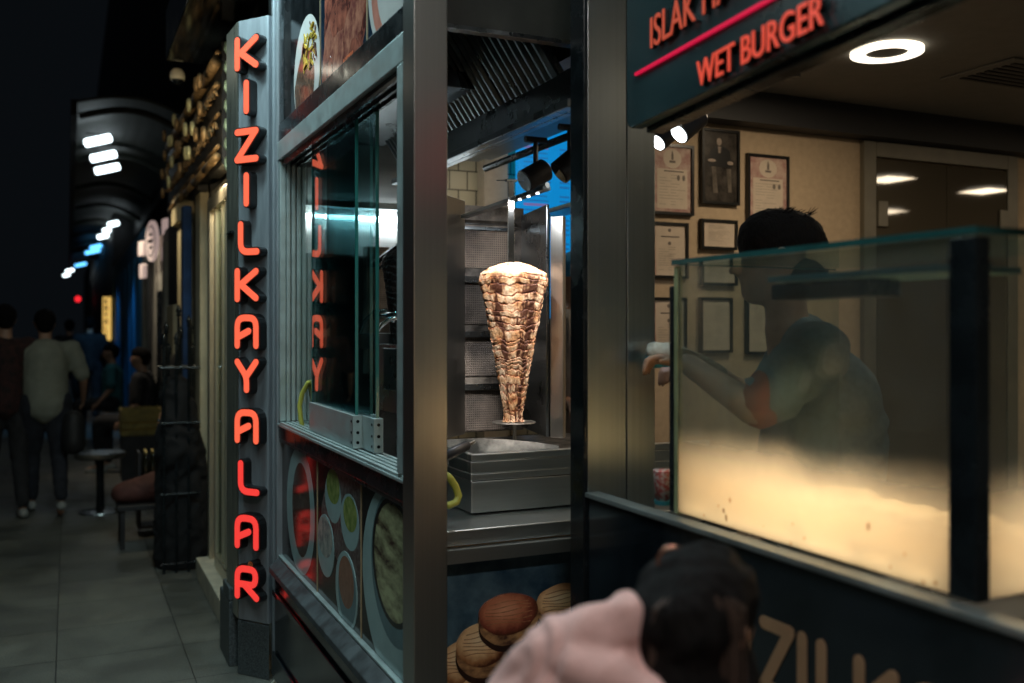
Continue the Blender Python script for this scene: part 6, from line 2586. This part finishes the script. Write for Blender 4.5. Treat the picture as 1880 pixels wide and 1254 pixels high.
# street canopy: arched ribs carrying strip lights
cv = thing('street_canopy', 'arched dark street canopy on ribs along the shop fronts', 'canopy', (.9, 13, 4.0))
M['canopy'] = mat('canopy_sheet', (.020, .023, .016), .6, 0, var=.3, scale=3)
for q in range(9):
    y = 12.4 + q * 3.2
    k = MB()
    pts = [(.12 + 1.5 * t, y, 4.05 + .22 * math.sin(math.pi * min(1, t * 1.1)) - .25 * t) for t in [i / 12 for i in range(13)]]
    k.tube(pts, .045, 6)
    k.build('rib', 'canopy', cv)
k = MB()
vs, fs = [], []
N = 12
for y in (12.2, 41.0):
    for i in range(N + 1):
        t = i / N
        vs.append((.05 + 1.7 * t, y, 4.18 + .22 * math.sin(math.pi * min(1, t * 1.1)) - .25 * t))
for i in range(N):
    fs.append((i, i + 1, N + 2 + i, N + 1 + i))
k.add(vs, fs)
ro_ = k.build('roof_sheet', 'canopy', cv)
ro_.modifiers.new('solid', 'SOLIDIFY').thickness = .03
k = MB()
k.box(.03, .10, 12.2, 41, 4.02, 4.20)
k.build('edge_beam', 'shop_dark', cv)

tubes = [(180, 258, 12.5, 46, 0), (190, 287, 13.7, 44, 0), (197, 310, 14.8, 42, 0), (208, 411, 22.0, 18, 0), (201, 422, 23.6, 22, 0), (193, 433, 25.0, 26, 0),
         (176, 453, 29.0, 20, 1), (170, 462, 31.0, 26, 1), (148, 486, 37.0, 20, 1), (128, 497, 42.0, 13, 0), (122, 505, 45.0, 11, 0)]
place = ['lowest', 'middle', 'top']
far_lab = ['white strip light at the canopy edge, highest of the nearest three', 'white strip light, middle one of the nearest three under the canopy',
           'white strip light, lowest of the nearest three under the canopy', 'small white strip light, topmost of the second cluster down the street',
           'small white strip light, middle of the second cluster down the street', 'small white strip light, lowest of the second cluster down the street',
           'small blue strip light, upper of the blue pair', 'small blue strip light, lower of the blue pair', 'lone small blue strip light below the blue pair',
           'tiny pale strip light, upper one at the street end', 'tiny pale strip light, lower one at the street end']
for i, (px, py, D, w, blue) in enumerate(tubes):
    c = pD(px, py, D)
    t = thing('strip_light', far_lab[i], 'street lamp', c, 'strip lights along the street canopy')
    L = w * D / 1762 / 2
    dx = Vector((1, .18, .06)).normalized() if False else (R_ * .95 + U * .2).normalized()
    k = MB()
    k.tube([c - dx * L, c + dx * L], .052, 10)
    k.build('tube', 'led_blue' if blue else 'led_far', t)
    k = MB()
    k.box(c.x - L * .9, c.x + L * .9, c.y - .02, c.y + .02, c.z + .06, c.z + .085)
    k.build('fitting', 'shop_dark', t)

# stool
so = pD(184, 940, 8.1)
st = thing('stool', 'low round topped metal stool standing alone on the pavement', 'stool', (so.x, so.y, 0))
k = MB()
k.lathe([(.19, 0), (.205, .012), (.205, .035), (.195, .045), (.05, .048)], (so.x, so.y, .46), 36)
k.build('seat', mat('worn_metal_seat', (.13, .12, .10), .32, .6, var=.3, scale=5, rvar=.1), st)
k = MB()
k.lathe([(.032, 0), (.030, .44)], (so.x, so.y, .02), 16)
k.build('stem', 'blk', st)
k = MB()
k.lathe([(.17, 0), (.165, .012), (.05, .028), (.032, .04)], (so.x, so.y, 0), 30)
k.build('foot', 'steel_dk', st)

# yellow crate on a dark stand
cr = pD(258, 800, 10.0)
ct2 = thing('plastic_crate', 'dim yellow crate on the pavement behind the bottle crate', 'crate', (cr.x, cr.y, 0))
M['crate_y'] = mat('yellow_crate', (.22, .17, .04), .6, var=.3, scale=12)
k = MB()
z0_ = .46
for z in (0, .07, .14, .21):
    k.box(cr.x - .20, cr.x + .20, cr.y - .20, cr.y - .185, z0_ + z, z0_ + z + .05)
    k.box(cr.x - .20, cr.x + .20, cr.y + .185, cr.y + .20, z0_ + z, z0_ + z + .05)
    k.box(cr.x - .20, cr.x - .185, cr.y - .184, cr.y + .184, z0_ + z, z0_ + z + .05)
    k.box(cr.x + .185, cr.x + .20, cr.y - .184, cr.y + .184, z0_ + z, z0_ + z + .05)
k.box(cr.x - .184, cr.x + .184, cr.y - .184, cr.y + .184, z0_ - .01, z0_ + .002)
k.build('basket', 'crate_y', ct2)
k = MB()
k.box(cr.x - .19, cr.x + .19, cr.y - .19, cr.y + .19, 0, z0_ - .012)
k.build('stand', 'shop_dark', ct2)

# bottle crate
bc = pD(272, 905, 7.3)
bt = thing('bottle_crate', 'tall dark crate rack at the side of the iron rack', 'crate', (bc.x, bc.y, 0))
k = MB()
k.box(bc.x - .08, bc.x - .06, bc.y - .12, bc.y + .12, 0.05, .62)
k.box(bc.x + .22, bc.x + .24, bc.y - .12, bc.y + .12, 0.05, .62)
k.box(bc.x - .059, bc.x + .219, bc.y - .11, bc.y + .11, 0.05, .07)
k.box(bc.x - .059, bc.x + .219, bc.y - .11, bc.y + .11, 0.38, .40)
k.build('frame', 'shop_dark', bt)
M['bottle'] = mat('dark_bottle_glass', (.02, .02, .012), .08, coat=.6)
M['gold'] = mat('gold_foil', (.85, .62, .25), .3, .7)
f0 = None
for i in range(5):
    for j in range(3):
        x, y, z = bc.x - .02 + i * .05, bc.y - .07 + j * .065, .401 - (0 if j < 2 else .0)
        if f0 is None:
            k = MB()
            k.lathe([(.020, 0), (.021, .01), (.021, .13), (.008, .17), (.008, .215)], (0, 0, 0), 12)
            bb = k.build('bottle', 'bottle', None, smooth=True)
            k = MB()
            k.lathe([(.0095, .200), (.0095, .224), (.004, .228)], (0, 0, 0), 10)
            cp_ = k.build('cap', 'gold', bb, smooth=True)
            f0 = (bb, cp_)
        else:
            bb = f0[0].copy()
            COL.objects.link(bb)
            cp_ = f0[1].copy()
            COL.objects.link(cp_)
            cp_.parent = bb
        bb.location = (x, y, z)
        tag(bb, 'small dark bottle with gold cap standing in the dark crate rack', 'bottle', 'gold capped bottles in the crate')
k = MB()

# dark iron rack with spiky finials
rk = pD(325, 1055, 6.2)
ir = thing('iron_rack', 'tall black iron rack with spiky finials standing in the dark', 'rack', (rk.x, rk.y, 0))
rr2 = random.Random(2)
k = MB()
k2 = MB()
for i in range(9):
    x = rk.x - .09 + i * .025
    y = rk.y - .12 + (i % 3) * .12
    z = 1.50 + .08 * math.sin(i * 2.1) + (.05 if 3 < i < 7 else -.06)
    k.tube([(x, y, 0), (x, y, z)], .009, 8)
    MB().lathe([(.004, 0), (.016, .015), (.011, .03), (.018, .045), (.003, .085)], (x, y, z), 10).build('finial', 'blk', ir, smooth=True)
for z in (.06, .5, .95, 1.3):
    k.tube([(rk.x - .11, rk.y - .12, z), (rk.x + .13, rk.y - .12, z)], .009, 8)
    k.tube([(rk.x - .11, rk.y + .12, z), (rk.x + .13, rk.y + .12, z)], .009, 8)
k.build('bars', 'blk', ir)
cov = blob('draped_cloth', [(Vector((rk.x, rk.y, 1.15)), Vector((rk.x + .01, rk.y, .75)), .10, .15), (Vector((rk.x + .03, rk.y + .05, .75)), Vector((rk.x + .05, rk.y + .1, .08)), .15, .19)], 'blk_soft', None, .018, 4, wrinkle=.02, wscale=9)
tag(cov, 'black cloth draped over the lower part of the iron rack', 'cloth')
# red brown floor cushion
cu_ = pD(258, 940, 6.9)
k = blob('floor_cushion', [(cu_ + Vector((-.10, 0, .10)), cu_ + Vector((.16, .05, .14)), .10, .15)], mat('red_brown_cover', (.085, .028, .022), .8, var=.3, scale=8), None, .018, 6, wrinkle=.008)
for v in k.data.vertices:
    v.co.z = max(.31 - 0, v.co.z * .55 + .16) if v.co.z < .2 else v.co.z * .8 + .11
tag(k, 'slumped red brown seat cushion before the iron rack', 'cushion')
lo_ = thing('low_bench', 'low dark bench carrying the red brown cushion', 'bench', (cu_.x, cu_.y, 0))
k = MB()
k.box(cu_.x - .16, cu_.x + .32, cu_.y - .16, cu_.y + .2, .27, .305)
k.build('seat', 'shop_dark', lo_, bevel=.005)
for sx in (-.14, .27):
    for sy in (-.14, .15):
        k = MB()
        k.box(cu_.x + sx, cu_.x + sx + .03, cu_.y + sy, cu_.y + sy + .03, 0, .268)
        k.build('leg', 'shop_dark', lo_)

# buildings across the street and behind the camera, with glowing panes added for reflections
M['brown_wall'] = mat('brown_render', (.12, .09, .07), .8, var=.2, scale=2)
ob = thing('building', 'low building across the street behind the viewer', 'building', (-3, -9, 0))
MB().box(-9, 7, -10.5, -9, 0, 6).build('wall', 'brown_wall', ob)
M['warm_added'] = emis('warm_added_pane', (1.0, .66, .36), .9)
M['cool_added'] = emis('cool_added_band', (.75, .9, 1.0), 1.6)
for q, (x, w_, mm, z0_, z1_) in enumerate(((-7, 1.8, 'warm_added', .7, 2.1), (-4.2, 2.0, 'warm_added', .6, 2.2), (-1.4, 1.8, 'warm_added', .7, 2.1), (1.6, 2.0, 'warm_added', .7, 2.0), (4.6, 1.8, 'warm_added', .8, 2.1))):
    MB().box(x, x + w_, -8.995, -8.97, z0_, z1_).build('window', mm, ob)  # unseen glowing pane added for the steel to mirror
    MB().box(x, x + w_, -8.995, -8.95, 3.1, 3.3).build('added_band', 'cool_added', ob)
ob2 = thing('building', 'building on the far side of the street', 'building', (-9, 8, 0))
MB().box(-12, -9, -8, 60, 0, 9).build('wall', 'shop_dark', ob2)

# canopy over the kiosks with its own strip lights, the same row that goes on down the street
cn = thing('kiosk_canopy', 'flat dark canopy jutting out above the kiosks', 'canopy', (.2, 2, 3.7))
MB().box(-.55, .98, -1.5, 4.5, 3.63, 3.70).build('roof_sheet', 'canopy', cn)
OV = [(.40, 3.92), (.48, 1.75), (.40, .0), (-.15, 2.9)]  # last one added to brighten the window frame and upper posters
ovl = ['strip light under the kiosk canopy by the letter sign', 'strip light under the kiosk canopy over the steel column', 'strip light under the kiosk canopy over the glass case', 'strip light under the kiosk canopy nearest the kerb, added to brighten the window front']
for i, (x, y) in enumerate(OV):
    t = thing('strip_light', ovl[i], 'street lamp', (x, y, 3.5), 'strip lights under the kiosk canopy')
    MB().box(x - .03, x + .03, y - .35, y + .35, 3.585, 3.629).build('fitting', 'alu', t)
    MB().tube([(x, y - .33, 3.56), (x, y + .33, 3.56)], .018, 10).build('tube', 'led', t)

# ------------------------------------------------ light of the lamps, and added fills without a fixture
for i, (x, y) in enumerate(OV):
    e_ = (34.0, 12.0, 34.0, 10.0)[i]
    lamp('canopy_light', 'AREA', (x, y, 3.53), e_, (1.0, .95, .90) if i == 2 else COOL, .10, .66, aim=(x + .25, y, 0))
for i, (x, y) in enumerate(RL):
    lamp('ring_light', 'AREA', (x, y, ZC - .03), (12, 12, 12, 10, 4, .8)[i], (1.0, .80, .55), .3, aim=(x, y, 0))
dsp = Vector((cx_, cy_, 1.55))
for a, b_, e_ in ((lp1a, lp1b, 55), (lp2a, lp2b, 45)):
    lamp('spot_light', 'SPOT', b_ + (dsp - b_).normalized() * .015, e_, (1.0, .92, .82), .03, aim=dsp, spot=34, blend=.6)
# the arm lights shine straight down on the meat, an added spot without fixture lights its front
lamp('arm_light', 'AREA', pD(975, 352, 3.42) - U * .03, 2.6, (.95, .97, 1.0), .16, .03, aim=Vector((cx_, cy_, 1.7)))
lamp('meat_fill', 'SPOT', (.98, 2.56, 2.40), 112, (1.0, .93, .86), .04, aim=(1.46, 3.15, 1.50), spot=34, blend=.5)  # added fill on the meat, no lamp in the hood
lamp('kitchen_tube', 'AREA', (1.42, 4.44, zl_ - .03), 9, (.85, .95, 1.0), .8, .03, aim=(1.42, 4.54, zl_ - .07))
lamp('kitchen_ceiling', 'POINT', (2.2, 4.0, 2.6), 3.2, (1.0, .82, .58), .12)
lamp('door_light', 'AREA', (.98, 5.65, 2.37), 9, (1.0, .80, .50), .10, .7, aim=(.90, 5.65, 0))
lamp('gilt_fill', 'SPOT', (.35, 5.0, 2.35), 24, (1.0, .78, .45), .05, aim=(.75, 5.9, 2.85), spot=70, blend=.7)  # added spot without a fixture, brightens the gilt and the camera
lamp('pilaster_fill', 'SPOT', (.30, 8.0, 2.9), 40, (1.0, .82, .52), .08, aim=(.82, 7.8, 1.7), spot=62, blend=.8)  # added spot, no lamp stands here; lifts the cream pilasters
lamp('white_front_fill', 'SPOT', (.25, 11.2, 3.0), 60, (1.0, .85, .65), .08, aim=(.9, 11.2, 1.6), spot=75, blend=.8)  # added spot with no lamp behind it, brightens the white wall
lamp('blue_front_light', 'SPOT', (.3, 15.5, 2.7), 40, (.12, .50, 1.0), .15, aim=(.8, 16.5, 0), spot=80)
lamp('blue_front_light', 'SPOT', (.3, 20.5, 2.7), 40, (.12, .50, 1.0), .15, aim=(.8, 21.5, 0), spot=80)
lamp('street_strip_light', 'AREA', (.3, 13.2, 3.9), 5, (.85, .97, 1.0), .6, 1.0, aim=(.3, 13.2, 0))
lamp('street_strip_light', 'AREA', (-.4, 7.9, 3.7), 2.0, (1.0, .96, .78), .3, aim=(-.35, 8.3, 0))

# origins of one-piece things at their own foot, so each can be moved as it stands
bpy.context.view_layer.update()
for o in list(SC.objects):
    if o.type == 'MESH' and o.parent is None and o.get('kind') is None and tuple(o.location) == (0, 0, 0):
        vs = [v.co for v in o.data.vertices]
        c = Vector(((min(v.x for v in vs) + max(v.x for v in vs)) / 2, (min(v.y for v in vs) + max(v.y for v in vs)) / 2, min(v.z for v in vs)))
        kids = [ch for ch in SC.objects if ch.parent == o]
        o.data.transform(Matrix.Translation(-c))
        o.location = c
        for ch in kids:
            ch.matrix_parent_inverse = Matrix.Translation(-c) @ ch.matrix_parent_inverse
